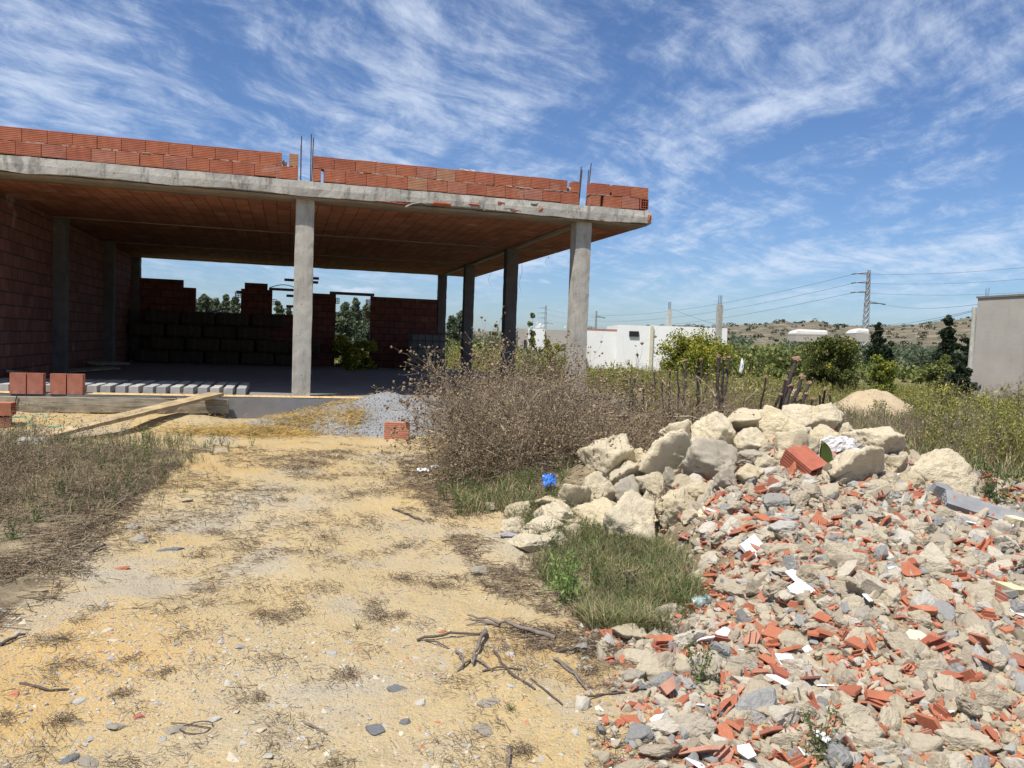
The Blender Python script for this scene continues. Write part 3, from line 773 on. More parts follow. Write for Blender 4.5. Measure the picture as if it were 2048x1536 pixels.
# px centre x, y, width, height, grey?, label
BL = [
 (1224, 923, 78, 78, 0, 'pitted tan boulder at the upper left of the boulder heap beside the dry brush'),
 (1284, 925, 46, 40, 0, 'shaded tan boulder wedged between two pitted boulders high on the left'),
 (1345, 920, 94, 72, 0, 'broad pitted tan boulder resting left of the grey mottled boulder'),
 (1356, 873, 66, 42, 0, 'tan boulder at the back of the heap against the dry brush'),
 (1428, 872, 92, 74, 0, 'pointed blocky tan boulder high on the heap below the cut stalks'),
 (1490, 845, 80, 52, 0, 'rounded tan boulder on the skyline of the heap, leftmost of the top pair'),
 (1562, 863, 90, 74, 0, 'big cream boulder on the crest of the heap with a dark chipped face'),
 (1608, 838, 58, 50, 0, 'tan boulder on the crest leaning against the highest boulder'),
 (1650, 836, 60, 54, 0, 'highest boulder of the heap, topmost on the crest'),
 (1686, 866, 50, 38, 0, 'small tan boulder at the right end of the crest'),
 (1754, 890, 88, 56, 0, 'pale tan boulder right of the crumpled white sheet'),
 (1878, 958, 96, 78, 0, 'lone large pale boulder at the far right edge of the heap'),
 (1720, 937, 94, 62, 0, 'broad pale boulder right of the hollow brick half buried in rubble'),
 (1584, 910, 76, 60, 0, 'tan boulder just behind the hollow brick'),
 (1500, 886, 70, 50, 0, 'tan boulder directly under the rounded skyline boulder'),
 (1451, 911, 50, 30, 0, 'small flat tan boulder under the pointed blocky boulder'),
 (1500, 918, 62, 34, 1, 'flat grey boulder between two tan ones above the brick rubble'),
 (1415, 937, 104, 60, 1, 'large mottled grey boulder in the middle of the heap'),
 (1499, 954, 60, 46, 0, 'square tan boulder just above the first red rubble'),
 (1395, 988, 58, 48, 0, 'egg-shaped tan boulder below the mottled grey boulder'),
 (1447, 970, 48, 36, 1, 'dark shaded boulder under the right end of the mottled grey boulder'),
 (1303, 971, 52, 38, 0, 'wedge-shaped tan boulder carrying a white chip'),
 (1262, 952, 60, 50, 0, 'tan boulder below the dark gap at the upper left'),
 (1256, 997, 58, 42, 1, 'grey-tan boulder in the second row above the big front boulder'),
 (1194, 981, 66, 64, 0, 'rounded tan boulder above the left part of the front row'),
 (1145, 997, 48, 56, 0, 'upright tan boulder below the blue plastic bag'),
 (1340, 967, 30, 34, 1, 'small dark boulder wedged in the shade behind the wedge-shaped one'),
 (1362, 968, 28, 38, 0, 'narrow pitted stone beside the egg-shaped boulder'),
 (1300, 1014, 40, 56, 0, 'narrow tall tan boulder left of the smooth leaning boulder'),
 (1352, 1017, 70, 72, 0, 'smooth leaning tan boulder at the edge of the brick rubble'),
 (1381, 1036, 30, 26, 0, 'small tan stone at the right foot of the leaning boulder'),
 (1193, 1035, 74, 52, 0, 'tan boulder with its foot in the green grass'),
 (1266, 1022, 44, 26, 0, 'small tan stone on top of the big front boulder'),
 (1262, 1062, 94, 80, 0, 'biggest front boulder standing in the green grass'),
 (1115, 1030, 74, 44, 0, 'pitted tan boulder in the left part of the front row'),
 (1099, 1007, 50, 30, 0, 'tan boulder half hidden by grass behind the left front row'),
 (1036, 1024, 46, 36, 0, 'outlying tan boulder at the left end of the heap'),
 (984, 1014, 26, 17, 0, 'smallest stone lying left of the heap among dry grass'),
 (1027, 1052, 46, 30, 0, 'low tan boulder at the left foot of the heap above the grey ash'),
 (1083, 1057, 80, 44, 0, 'wide low tan boulder in the left front row'),
 (1143, 1050, 38, 26, 0, 'small tan boulder filling a gap in the front row'),
 (1062, 1086, 66, 28, 0, 'flat tan boulder lowest at the left foot of the heap'),
 (1107, 1082, 42, 30, 0, 'small tan boulder behind the thistle'),
 (1147, 1070, 38, 26, 0, 'tan stone behind the yellow flowered thistle'),
 (1041, 1114, 17, 13, 0, 'little tan stone on bare ground in front of the heap'),
 (1257, 1268, 54, 38, 0, 'single tan boulder at the left tip of the rubble below the grass'),
 (957, 1143, 26, 20, 1, 'small mossy stone on the sandy track edge'),
 (1215, 1014, 34, 28, 0, 'stone filling a gap between the second and front rows'),
 (1325, 938, 34, 26, 1, 'stone filling the hollow under the broad pitted boulder'),
 (1240, 1030, 30, 26, 0, 'stone tucked left of the big front boulder'),
 (1535, 935, 44, 34, 0, 'tan stone between the square boulder and the hollow brick'),
 (1640, 880, 50, 40, 0, 'tan boulder hidden below the highest boulder'),
 (1690, 900, 50, 36, 1, 'grey stone under the crumpled white sheet'),
 (1790, 935, 50, 36, 0, 'tan stone on the back slope left of the lone large boulder'),
 (1825, 965, 46, 36, 0, 'pale stone leaning on the lone large boulder'),
]
r_ = np.random.default_rng(5)
for q, (px, py, w_, h_, g, lab) in enumerate(BL):
    P = on_ground(px, py+h_*.22, 40)
    dpt = float((P-CAM)@fw); l1_, d1_ = ld_of(P[0], P[1]); dmx = float(np.interp(l1_/max(d1_, 1)*6.8, RL, RD))+.12
    if px < 1800: dpt = min(dpt, dmx)
    W = w_/FPX*dpt*.5*1.0; Hh = h_/FPX*dpt*.5*1.02
    P = CAM+ray(px, py)*(dpt-min(W, Hh)*.15)
    W *= 1.02; Hh *= 1.04
    o = link('boulder', (bproto_g if g else bproto)[q % (3 if g else 10)], None, P, (r_.uniform(-.25, .25), r_.uniform(-.25, .25), -YAW+r_.choice([0, math.pi])+r_.uniform(-.35, .35)), (W*1.12, W*1.05, Hh*1.32))
    tag(o, lab, 'boulder', 'boulders heaped beside the rubble')

r_ = np.random.default_rng(11)
fl_ = MB(); fpro = [rock(160+q, 4, 9, 16, .1, (1, .9, .8)) for q in range(4)]
FL = [on_ground(a, c, 40) for a, c in zip(r_.uniform(1020, 1450, 60), r_.uniform(900, 1075, 60)) if c > np.interp(a, [1000, 1225, 1345, 1430], [1045, 935, 900, 880])]
FP = np.array(FL); scatter(fl_, fpro, FP, r_.uniform(.03, .07, len(FP)), r_.uniform(0, 6, len(FP)), r_.uniform(-.5, .5, len(FP)))
tag(fl_.build('small_stones', lime, smooth=True), 'small tan stones filling the gaps between the boulders', 'stones', kind='stuff')
# ------------------------------------------------------------------ rubble
def shard(seed, th=.07, ribs=0):
    r_ = np.random.default_rng(seed); n = r_.integers(4, 7); a = np.sort(np.linspace(0, 6.283, n, endpoint=False)+r_.uniform(-.35, .35, n))
    R = r_.uniform(.65, 1.1, n); asp = r_.uniform(.5, .9); x = np.cos(a)*R; y = np.sin(a)*R*asp
    bm = bmesh.new(); vb = [bm.verts.new((x[i], y[i], -th)) for i in range(n)]; vt = [bm.verts.new((x[i]*r_.uniform(.9, 1.02), y[i]*r_.uniform(.9, 1.02), th)) for i in range(n)]
    bm.faces.new(vb[::-1]); bm.faces.new(vt)
    for i in range(n): bm.faces.new((vb[i], vb[(i+1) % n], vt[(i+1) % n], vt[i]))
    bmesh.ops.bevel(bm, geom=list(bm.edges), offset=.02, segments=1, affect='EDGES')
    bmesh.ops.triangulate(bm, faces=[f for f in bm.faces if len(f.verts) > 4])
    bm.verts.index_update(); mb = MB()
    V = [tuple(v.co) for v in bm.verts]; F = [tuple(v.index for v in f.verts) for f in bm.faces]; bm.free(); mb.add(V, F)
    for k in range(ribs):
        yy = (-.25+.5*k)*asp; mb.box(-.55, .5, yy-.04, yy+.04, th-.01, th+.3+.1*k)
    return mb
chunkc = [(0, (.54, .455, .32)), (.25, (.42, .355, .265)), (.45, (.58, .50, .36)), (.70, (.48, .415, .315)), (.74, (.29, .285, .27)), (.84, (.42, .41, .38)), (.88, (.62, .57, .48)), (1, (.58, .50, .37))]
dirt_x = lambda B, cc, O: B.mix(B.sstep(B.noise(O, 4, 5, .7), .58, .75, 0, .45), cc, (.36, .31, .25))
chunk_o = mat('broken_mortar', (.5, .45, .36), noise_sc=4, var=.15, bump=.6, bsc=14, bdist=.04, objr=chunkc, extra=dirt_x)
chunk_s = mat('crumbled_mortar', (.5, .45, .36), noise_sc=20, var=.15, bump=.5, bsc=60, bdist=.008, island=[(p_, tuple(v*.72 for v in c_)) for p_, c_ in chunkc])
white_t = mat('white_plaster_board', (.80, .80, .80), rough=.5, noise_sc=5, var=.06, bump=.1)
mixed = mat('mound_soil', (.40, .33, .26), noise_sc=18, var=.35, bump=1, bsc=50, bdist=.02, ramp=[(.3, (.34, .28, .22)), (.5, (.42, .36, .29)), (.62, (.42, .2, .13)), (.75, (.42, .36, .28))])
NR = 9500
l_ = rng.uniform(.35, 7.6, NR*3); d_ = rng.uniform(2.0, 8.2, NR*3)
ok = (l_ > rub_left(d_)+rng.normal(0, .08, NR*3)) & (d_ < np.interp(l_, RL, RD)+.55*sst(l_, 2, 3)-.75*(1-sst(l_, 1.9, 2.6))) & (rng.random(NR*3) < np.where(l_ > 4.9, .35, 1))
l_, d_ = l_[ok], d_[ok]; n_ = len(l_)
x_, y_ = xy_of(l_, d_); z_ = ground_z(x_, y_)
sz = .0225*np.exp(rng.gamma(1.5, .31, n_)); sz = np.clip(sz, .014, .085)
kind = rng.choice(3, n_, p=[.46, .515, .025])
sz[kind == 2] = np.clip(sz[kind == 2]*1.3, .03, .09)
app = sz/d_; in_view = np.abs(l_/d_-.0) < .66
chp = [rock(200+q, 4, 11, 13, .12, (1, .8, .62 if q % 2 else .45), .9) for q in range(8)]
ch_me = [m_.mesh('mortar_chunk', [chunk_o], False) for m_ in chp]
shp = [shard(300+q, .10 if q < 7 else .08, 0 if q < 7 else 2) for q in range(10)]
sh_me = [m_.mesh('brick_fragment', [brick_shard_o]) for m_ in shp]
wh_me = [shard(330+q, .055).mesh('plaster_fragment', [white_t]) for q in range(4)]
lim = {0: 290, 1: 290, 2: 40}
names = {0: ('mortar_chunk', 'pale chunk of broken mortar and concrete among many in the rubble slope', 'chunk', 'mortar chunks in the rubble slope'),
         1: ('brick_fragment', 'orange shard of broken clay brick among many in the rubble slope', 'brick shard', 'brick shards in the rubble slope'),
         2: ('plaster_fragment', 'small white plaster fragment lying on the rubble slope', 'plaster fragment', 'white plaster fragments in the rubble slope')}
single = np.zeros(n_, bool)
for k in range(3):
    c_ = np.where((kind == k) & in_view)[0]; c_ = c_[np.argsort(-app[c_])][:lim[k]]; single[c_] = True
    for q in c_:
        s_ = sz[q]; nm, lab, cat_, grp = names[k]
        if k == 0: me = ch_me[q % 8]; rot = (rng.uniform(0, 6.28), rng.uniform(-.5, .5), rng.uniform(0, 6.28)); zz_ = s_*.30
        elif k == 1: me = sh_me[q % 10]; rot = (rng.normal(0, .5), rng.normal(0, .5), rng.uniform(0, 6.28)); zz_ = s_*.35
        else: me = wh_me[q % 4]; rot = (rng.normal(0, .3), rng.normal(0, .3), rng.uniform(0, 6.28)); zz_ = s_*.5
        s3 = np.array([1, rng.uniform(.75, 1.1), rng.uniform(.8, 1.1)])*s_
        o = link(nm, me, None, (x_[q], y_[q], z_[q]+zz_), rot, s3); tag(o, lab, cat_, grp)
rest = ~single
lowch = [rock(220+q, 3, 10, 14, .12, (1, .8, .6), .9) for q in range(6)]
fs = MB(); s0 = rest & (kind != 1)
scatter(fs, lowch, np.stack([x_, y_, z_+sz*.25], 1)[s0], sz[s0], rng.uniform(0, 6, s0.sum()), rng.uniform(-.5, .5, s0.sum()))
# crumbs
def crumbs(n, l0, l1, d0, d1, s0_, s1_, cond=None):
    l = rng.uniform(l0, l1, n); d = rng.uniform(d0, d1, n)
    if cond is not None: k = cond(l, d); l, d = l[k], d[k]
    x, y = xy_of(l, d); s = s0_*np.exp(rng.exponential(.35, len(l))); s = np.minimum(s, s1_)
    return np.stack([x, y, ground_z(x, y)+s*.2], 1), s
cnd = lambda l, d: (l > rub_left(d)-.1+rng.normal(0, .12, len(l))) & (d < np.interp(l, RL, RD)+.6*sst(l, 2, 3)-.6*(1-sst(l, 1.9, 2.6)))
crp = [rock(240+q, 2, 8, 10, .1, (1, .8, .65)) for q in range(6)]
crl = [rock(260+q, 1, 8, 8, .1, (1, .8, .65)) for q in range(6)]
P, s_ = crumbs(26000, .3, 6.8, 2.0, 8.2, .012, .04, cnd)
scatter(fs, crp, P, s_, rng.uniform(0, 6, len(P)), rng.uniform(-.5, .5, len(P)))
tag(fs.build('crumbled_rubble', chunk_s, smooth=False), 'small grey and beige crumbs of mortar covering the rubble slope', 'rubble', kind='stuff')
bs = MB(); s0 = rest & (kind == 1)
scatter(bs, shp, np.stack([x_, y_, z_+sz*.25], 1)[s0], sz[s0], rng.normal(0, .5, s0.sum()), rng.normal(0, .5, s0.sum()))
P, s_ = crumbs(22000, .3, 6.8, 2.0, 8.2, .014, .04, lambda l, d: cnd(l, d) & (fbm(l*1.1+5, d*1.1, 3) > -.12))
scatter(bs, shp[:7], P, s_, rng.normal(0, .5, len(P)), rng.normal(0, .5, len(P)))
tag(bs.build('brick_crumbs', brick_shard), 'small orange brick splinters mixed through the rubble slope', 'rubble', kind='stuff')

# named pieces on the rubble
FW3 = fw
def lay(px, py, zoff=0.): return on_ground(px, py, 40, zoff)
def slabpiece(name, px, py, wpx, hpx, th, rot, m_, lab, cat_, seed, zoff=.05):
    P = lay(px, py); d = float((P-CAM)@fw); W = wpx/FPX*d*.5; Hh = hpx/FPX*d*.5
    mb = shard(seed, .5); V, F = mb.data()
    V = V*np.array([W, Hh, th]); m2 = MB(); m2.V = [V]; m2.F = F; m2.n = len(V)
    o = m2.build(name, m_); o.location = [float(v) for v in P+np.array([0, 0, zoff])]; o.rotation_euler = rot
    return tag(o, lab, cat_)
FACE = math.radians(50)
for args in [
 ('plaster_slab', 1503, 1112, 62, 74, .02, (FACE, -.1, -YAW+.35), white_t, 'bright white four-sided plaster slab leaning on the upper rubble', 'plaster slab', 401),
 ('plaster_slab', 1602, 1198, 56, 50, .02, (FACE, .2, -YAW-.3), white_t, 'white pointed plaster slab below the mid rubble bricks', 'plaster slab', 402),
 ('plaster_slab', 1442, 1286, 40, 44, .02, (FACE, .0, -YAW+.2), white_t, 'white square plaster slab near the left tip of the rubble', 'plaster slab', 403),
 ('plaster_slab', 1828, 1292, 58, 46, .03, (FACE*.8, .1, -YAW), mat('cream_slab', (.62, .56, .42), var=.1, bump=.2), 'flat cream slab in the middle of the right rubble', 'stone slab', 404),
 ('plaster_slab', 1490, 1530, 60, 40, .02, (FACE, .1, -YAW-.4), white_t, 'white plaster slab cut by the lower picture edge', 'plaster slab', 405),
 ('tile_fragment', 1815, 1158, 56, 62, .02, (FACE, .0, -YAW+.1), brick_shard_o, 'largest flat orange brick tile high on the right rubble', 'brick tile', 406),
 ('tile_fragment', 1905, 1375, 66, 36, .02, (FACE*.9, -.1, -YAW-.2), brick_shard_o, 'smooth orange brick tile in the lower right rubble', 'brick tile', 407),
 ('tile_fragment', 1760, 1418, 96, 34, .03, (FACE*.8, .1, -YAW+.1), brick_shard_o, 'long orange brick tile above the big round chunk at the bottom', 'brick tile', 408),
 ('tile_fragment', 1337, 1394, 40, 56, .03, (FACE*1.2, .2, -YAW), brick_shard_o, 'rounded red brick face at the lower left of the rubble', 'brick tile', 409),
 ('tile_fragment', 1330, 1300, 60, 30, .03, (FACE*.7, .1, -YAW+.5), brick_shard_o, 'orange brick face beside the single tan boulder', 'brick tile', 410),
 ('tile_fragment', 1645, 1255, 44, 40, .02, (FACE, .1, -YAW), brick_shard_o, 'pinkish brick tile in the middle of the rubble', 'brick tile', 411),
 ('tile_fragment', 1850, 1240, 74, 24, .03, (FACE*.6, .1, -YAW), brick_shard_o, 'flat jagged brick tile beneath the largest tile', 'brick tile', 412),
 ('stone_slab', 2010, 1195, 80, 50, .05, (FACE*.5, .15, -YAW-.3), mat('yellow_slab', (.60, .50, .32), var=.15, bump=.4), 'long yellowish stone slab near the right picture edge', 'stone slab', 413),
 ('stone_slab', 1690, 1165, 80, 40, .08, (FACE*.7, -.6, -YAW+.4), grey_rock, 'dark grey tilted slab in the upper rubble', 'concrete slab', 414),
 ('stone_slab', 1740, 1195, 84, 40, .10, (FACE*.5, .5, -YAW-.1), grey_rock, 'grey concrete lump with a red brick streak under it', 'concrete slab', 415),
 ('stone_slab', 1720, 890, 78, 24, .08, (FACE*.3, .4, -YAW-.2), concrete_dark, 'dark grey concrete slab between the white sheet and the pale boulder', 'concrete slab', 416),
 ('stone_slab', 1750, 925, 70, 30, .06, (FACE*.4, .5, -YAW-.3), mat('ash_grey_concrete', (.27, .27, .27), var=.3, bump=.8), 'ash grey broken slab sloping down to the right behind the rubble', 'concrete slab', 417),
 ('stone_slab', 1875, 995, 60, 36, .10, (FACE*.5, .3, -YAW), MATS['ash_grey_concrete'], 'ash grey lump under the lone large boulder', 'concrete slab', 418),
 ('stone_slab', 2035, 1062, 70, 30, .08, (FACE*.4, .2, -YAW), lime, 'pale flat stone cut by the right picture edge', 'stone slab', 419)]:
    slabpiece(*args)
for px, py, w_, h_, q, lab in ((1725, 1465, 84, 74, 1, 'big round beige mortar chunk at the bottom of the rubble'), (1510, 1430, 90, 50, 3, 'long beige mortar chunk left of the big round one'), (1765, 1505, 86, 44, 5, 'pale grey flat chunk right of the big round one at the bottom'), (1580, 1495, 80, 40, 2, 'beige chunk near the bottom picture edge'),
                               (1700, 1130, 66, 50, 4, 'grey-brown mortar chunk below the curved brick pieces'), (1475, 1180, 60, 66, 6, 'rounded beige chunk at the grass edge of the rubble'), (1690, 1180, 54, 46, 0, 'pitted round chunk in the centre of the rubble'), (1575, 1060, 60, 30, 7, 'beige chunk just below the hollow brick'), (1620, 985, 46, 44, 1, 'grey cube of mortar right of the hollow brick'), (1555, 1005, 50, 46, 3, 'cream chunk in front of the hollow brick')):
    P = lay(px, py+h_*.2); d = float((P-CAM)@fw); W = w_/FPX*d*.5*1.2; Hh = h_/FPX*d*.5*1.2
    P = CAM+ray(px, py)*(d+Hh*.2)
    tag(link('mortar_chunk', ch_me[q], None, P, (rng.uniform(0, 6), .2, -YAW), (W, W*.9, max(Hh*1.25, W*.8))), lab, 'chunk')
# hollow brick half buried, one weathered hollow block at the right
P = lay(1612, 945)
o = hollow(.26, .2, .2, 2, 3, .012, .009).xf(RZ90).build('hollow_brick', brickmat('red_hollow_brick', [(0, (.40, .13, .08)), (1, (.36, .12, .08))], 'Z', 40)); o.location = [float(v) for v in P+np.array([0, .05, .04])]; o.rotation_euler = (.55, -.2, -YAW+.55)
tag(o, 'red hollow brick with open cells half buried on top of the rubble', 'brick')
P = lay(1965, 1035)
o = hollow(.52, .16, .09, 3, 3, .012, .012).build('hollow_block', MATS['ash_grey_concrete']); o.location = [float(v) for v in P+np.array([0, 0, .03])]; o.rotation_euler = (.5, .26, -YAW-.25)
tag(o, 'long grey ribbed hollow block at the right end of the heap', 'block')
# crumpled white sheet
def crumple(name, px, py, wpx, hpx, m_, lab, cat_, seed, n=16, amp=.5, tilt=.5, fwd=0, zo=0):
    P = lay(px, py)-FW3*fwd+np.array([0, 0, zo]); d = float((P-CAM)@fw); W = wpx/FPX*d*.5; Hh = hpx/FPX*d*.5
    u, v = np.meshgrid(np.linspace(-1, 1, n), np.linspace(-1, 1, n))
    rr = 1-.25*np.abs(fbm(u*1.3+seed, v*1.3, 3))*2
    h = (np.abs(fbm(u*1.8+seed*3, v*1.8, 4))*amp+.25*(1-u*u)*(1-v*v))
    V = np.stack([u*rr*W, v*rr*Hh, h*max(W, Hh)], -1).reshape(-1, 3)
    i = np.arange(n-1)[:, None]*n; j = np.arange(n-1)[None]
    F = np.stack([i+j, i+j+1, i+j+n+1, i+j+n], -1).reshape(-1, 4)
    V2 = V-np.array([0, 0, .006]); mb = MB().add(np.vstack([V, V2]), np.vstack([F, F[:, ::-1]+n*n]))
    o = mb.build(name, m_, smooth=False); o.location = [float(v_) for v_ in P+np.array([0, 0, .02])]; o.rotation_euler = (tilt, 0, -YAW+.1)
    return tag(o, lab, cat_)
crumple('plastic_sheet', 1645, 888, 78, 44, mat('dirty_white_plastic', (.62, .58, .56), rough=.5, var=.15, bump=0), 'crumpled dirty white plastic sheet on top of the boulder heap', 'plastic sheet', 3, 18, .45, .75, .35, .0)
crumple('plastic_bag', 1096, 974, 28, 36, mat('blue_plastic', (.05, .17, .50), rough=.4, spec=.5, var=.15, bump=0), 'bright blue plastic bag caught in the grass below the dry brush', 'plastic bag', 5, 16, .9, .6, .12, .045)
whp = mat('white_plastic', (.78, .78, .8), rough=.4, var=.1, bump=0)
crumple('plastic_scrap', 846, 945, 26, 12, whp, 'white plastic scrap at the foot of the dry brush left side', 'plastic scrap', 8, 10, .5, .3)
crumple('plastic_scrap', 868, 938, 20, 12, whp, 'smaller pale scrap beside the white one by the dry brush', 'plastic scrap', 9, 10, .5, .3)
crumple('plastic_scrap', 1345, 1165, 34, 26, whp, 'crumpled white plastic scrap in the grass below the drink can', 'plastic scrap', 11, 12, .5, .6)
crumple('ash_patch', 1017, 1075, 38, 18, mat('grey_ash', (.34, .32, .33), bump=.8, var=.25), 'flat grey lump of ash at the left foot of the boulder heap', 'ash', 12, 10, .2, .1)
def can(px, py, r, L, rot, m_, lab, topm):
    P = lay(px, py); o = empty('drink_can', P+np.array([0, 0, r*.9]), rot=rot); tag(o, lab, 'can')
    pr = [(0, .02), (.7, .02), (.82, 0), (1, .08), (1, .9), (.86, 1.0), (.82, .985), (.78, .985)]
    k = 20; V = [(rr*r*math.cos(6.2832*i/k), rr*r*math.sin(6.2832*i/k), (z-.5)*L) for rr, z in pr for i in range(k)]
    F = [(a*k+i, a*k+(i+1) % k, (a+1)*k+(i+1) % k, (a+1)*k+i) for a in range(len(pr)-1) for i in range(k)]
    MB().add(V, F).build('can_body', m_, o, True)
    V = [(rr*r*math.cos(6.2832*i/k), rr*r*math.sin(6.2832*i/k), z*L) for rr, z in ((.775, .48), (.05, .46)) for i in range(k)]
    MB().add(V, [(i, (i+1) % k, k+(i+1) % k, k+i) for i in range(k)]).build('can_lid', topm, o, True)
alu = mat('dull_aluminium', (.6, .62, .62), rough=.35, metal=.8, bump=0, var=.1)
can(1399, 1213, .031, .12, (0, math.radians(80), -YAW+.35), mat('faded_green_print', (.50, .62, .58), rough=.4, metal=.2, noise_sc=18, var=.3, bump=0), 'pale green drink can lying in the grass at the rubble edge', alu)
can(1368, 1155, .031, .10, (math.radians(70), 0, -YAW+.5), mat('faded_red_print', (.5, .12, .12), rough=.4, metal=.2, bump=0), 'drink can showing its round metal end in the grass', alu)
o = None
# green leaf standing on the heap
lf = MB()
for s_ in (0, 1):
    V = []; n = 9
    for i in range(n):
        t_ = i/(n-1); w_ = .045*math.sin(math.pi*min(1, t_*.93+.07))**.7; V += [(-w_, -.02*s_-.01*t_, t_*.24), (0, .018-.02*s_, t_*.24), (w_, -.02*s_-.01*t_, t_*.24)]
    F = []
    for i in range(n-1): F += [(3*i, 3*i+1, 3*i+4, 3*i+3), (3*i+1, 3*i+2, 3*i+5, 3*i+4)]
    lf.add(V, F)
o = lf.build('cactus_leaf', mat('fleshy_green', (.12, .2, .05), rough=.5, var=.3, bump=0), smooth=True); P = lay(1655, 935); o.location = [float(v) for v in P]; o.rotation_euler = (.3, -.35, -YAW); tag(o, 'single fleshy green leaf standing behind the hollow brick', 'leaf')

# brick in front of the gravel, brick stack at the left edge
P = np.array([1.12, -2.62, 0.]); P[2] = gz(P[0], P[1])+.09
o = hollow(.3, .15, .2, 3, 4).build('hollow_brick', brickmat('groundside_brick', [(0, (.52, .22, .14)), (1, (.5, .2, .13))], 'Z', 42)); o.location = list(P); o.rotation_euler = (0, 0, -.22)
tag(o, 'lone hollow brick standing on edge in front of the gravel heap', 'brick')
bx = on_ground(2, 858)
for q, (dx, dz_, rz) in enumerate(((0, .06, .2), (.03, .23, .0), (-.3, .07, -.3))):
    o = link('hollow_brick', hb_me, None, (bx[0]-.08+dx, bx[1]+.1, bx[2]+dz_), (0, math.pi/2, rz))
    tag(o, ['lower mortar-stained brick at the left picture edge', 'upper mortar-stained brick at the left picture edge', 'brick outermost in the stack at the left picture edge'][q], 'brick', 'bricks stacked at the left edge')

# ------------------------------------------------------------------ gravel heap
def heap(name, cx, cy, rx, ry, h, m_, n=90, seed=0, rot=0., lab='', cat_='', base=-.06, pw=1.2):
    u, v = np.meshgrid(np.linspace(-1.15, 1.15, n), np.linspace(-1.15, 1.15, n))
    x = u*rx; y = v*ry; X = cx+x*math.cos(rot)-y*math.sin(rot); Yw = cy+x*math.sin(rot)+y*math.cos(rot)
    rr = np.sqrt(u*u+v*v)*(1+.28*fbm(u*1.6+seed, v*1.6, 3))
    z = ground_z(X, Yw)+base+(h-base)*(np.clip(1-rr, 0, 1)**pw if pw > .9 else np.clip(1-rr**1.7, 0, 1))*(1+.15*fbm(u*3+seed, v*3, 4))+.02*fbm(u*9, v*9, 3)
    i = np.arange(n-1)[:, None]*n; j = np.arange(n-1)[None]
    F = np.stack([i+j, i+j+1, i+j+n+1, i+j+n], -1).reshape(-1, 4)
    o = MB().add(np.stack([X, Yw, z], -1).reshape(-1, 3), F).build(name, m_, smooth=True)
    tag(o, lab, cat_, kind='stuff'); return X, Yw, z
gravelm = mat('gravel', (.33, .33, .33), noise_sc=60, var=.4, bump=1, bsc=110, bdist=.02)
pebm = mat('gravel_stone', (.4, .4, .4), noise_sc=20, var=.15, bump=0, island=[(0, (.24, .24, .25)), (.5, (.35, .35, .34)), (1, (.48, .47, .44))])
gX, gY, gZ = heap('gravel_heap', 1.15, -1.35, 2.1, 1.35, .43, gravelm, 90, 2, 0, 'heap of grey gravel spilled against the front of the concrete floor', 'gravel', -.08, 1.0)
k = np.where((gZ-ground_z(gX, gY)).ravel() > .0)[0]
sel = rng.choice(k, 9000); P = np.stack([gX.ravel()[sel], gY.ravel()[sel], gZ.ravel()[sel]], 1)+np.concatenate([rng.uniform(-.03, .03, (9000, 2)), np.zeros((9000, 1))], 1)
gs = MB(); scatter(gs, crl, P, rng.uniform(.006, .014, 9000), rng.uniform(0, 6, 9000), rng.uniform(0, 6, 9000))
tag(gs.build('gravel_stones', pebm), 'loose grey stones covering the gravel heap', 'gravel', kind='stuff')
# straw spilled over it and the ground
def strands(mb, P, L, wd, zj=.02, mi=0, flat=.25):
    n = len(P); a = rng.uniform(0, 6.283, n); el = rng.normal(0, flat, n)
    d = np.stack([np.cos(a)*np.cos(el), np.sin(a)*np.cos(el), np.abs(np.sin(el))], 1); L = L*rng.uniform(.4, 1.3, n)
    A = P-d*(L*.5)[:, None]; A[:, 2] = P[:, 2]+rng.uniform(0, zj, n); return tubes(mb, A, A+d*L[:, None], wd, wd*.6, mi)
hz_at = lambda x, y: np.maximum(ground_z(x, y), -9)
ss = MB()
def heapz(x, y):
    iu = np.clip(((x-(1.15-2.1*1.15))/(2*2.1*1.15)*89), 0, 88.99); iv = np.clip(((y-(-1.35-1.35*1.15))/(2*1.35*1.15)*89), 0, 88.99)
    inside = (np.abs(x-1.15) < 2.4) & (np.abs(y+1.35) < 1.55)
    zz = gZ[iv.astype(int), iu.astype(int)]
    return np.where(inside, np.maximum(zz, ground_z(x, y)), ground_z(x, y))
for cx, cy, sx, sy, n in ((-.55, -2.15, .45, .2, 3000), (-.05, -1.75, .28, .2, 1500), (.62, -2.0, .11, .2, 700), (.35, -1.15, .5, .1, 500), (-1.0, -2.2, .3, .15, 700), (-2.2, -1.5, .8, .6, 300)):
    x = rng.normal(cx, sx, n); y = np.minimum(rng.normal(cy, sy, n), -.45); strands(ss, np.stack([x, y, heapz(x, y)], 1), .09, .0028, .05)
tag(ss.build('loose_straw', strawm), 'golden straw scattered over the gravel heap and sand', 'straw', kind='stuff')
sl = MB()
n = 700; x = rng.uniform(-4.2, 4, n); y = rng.uniform(-.28, .1, n); strands(sl, np.stack([x, y, 0*x+.003], 1), .07, .0025, .01)
tag(sl.build('straw_on_floor', strawm), 'straw bits along the sunlit edge of the concrete floor', 'straw', kind='stuff')
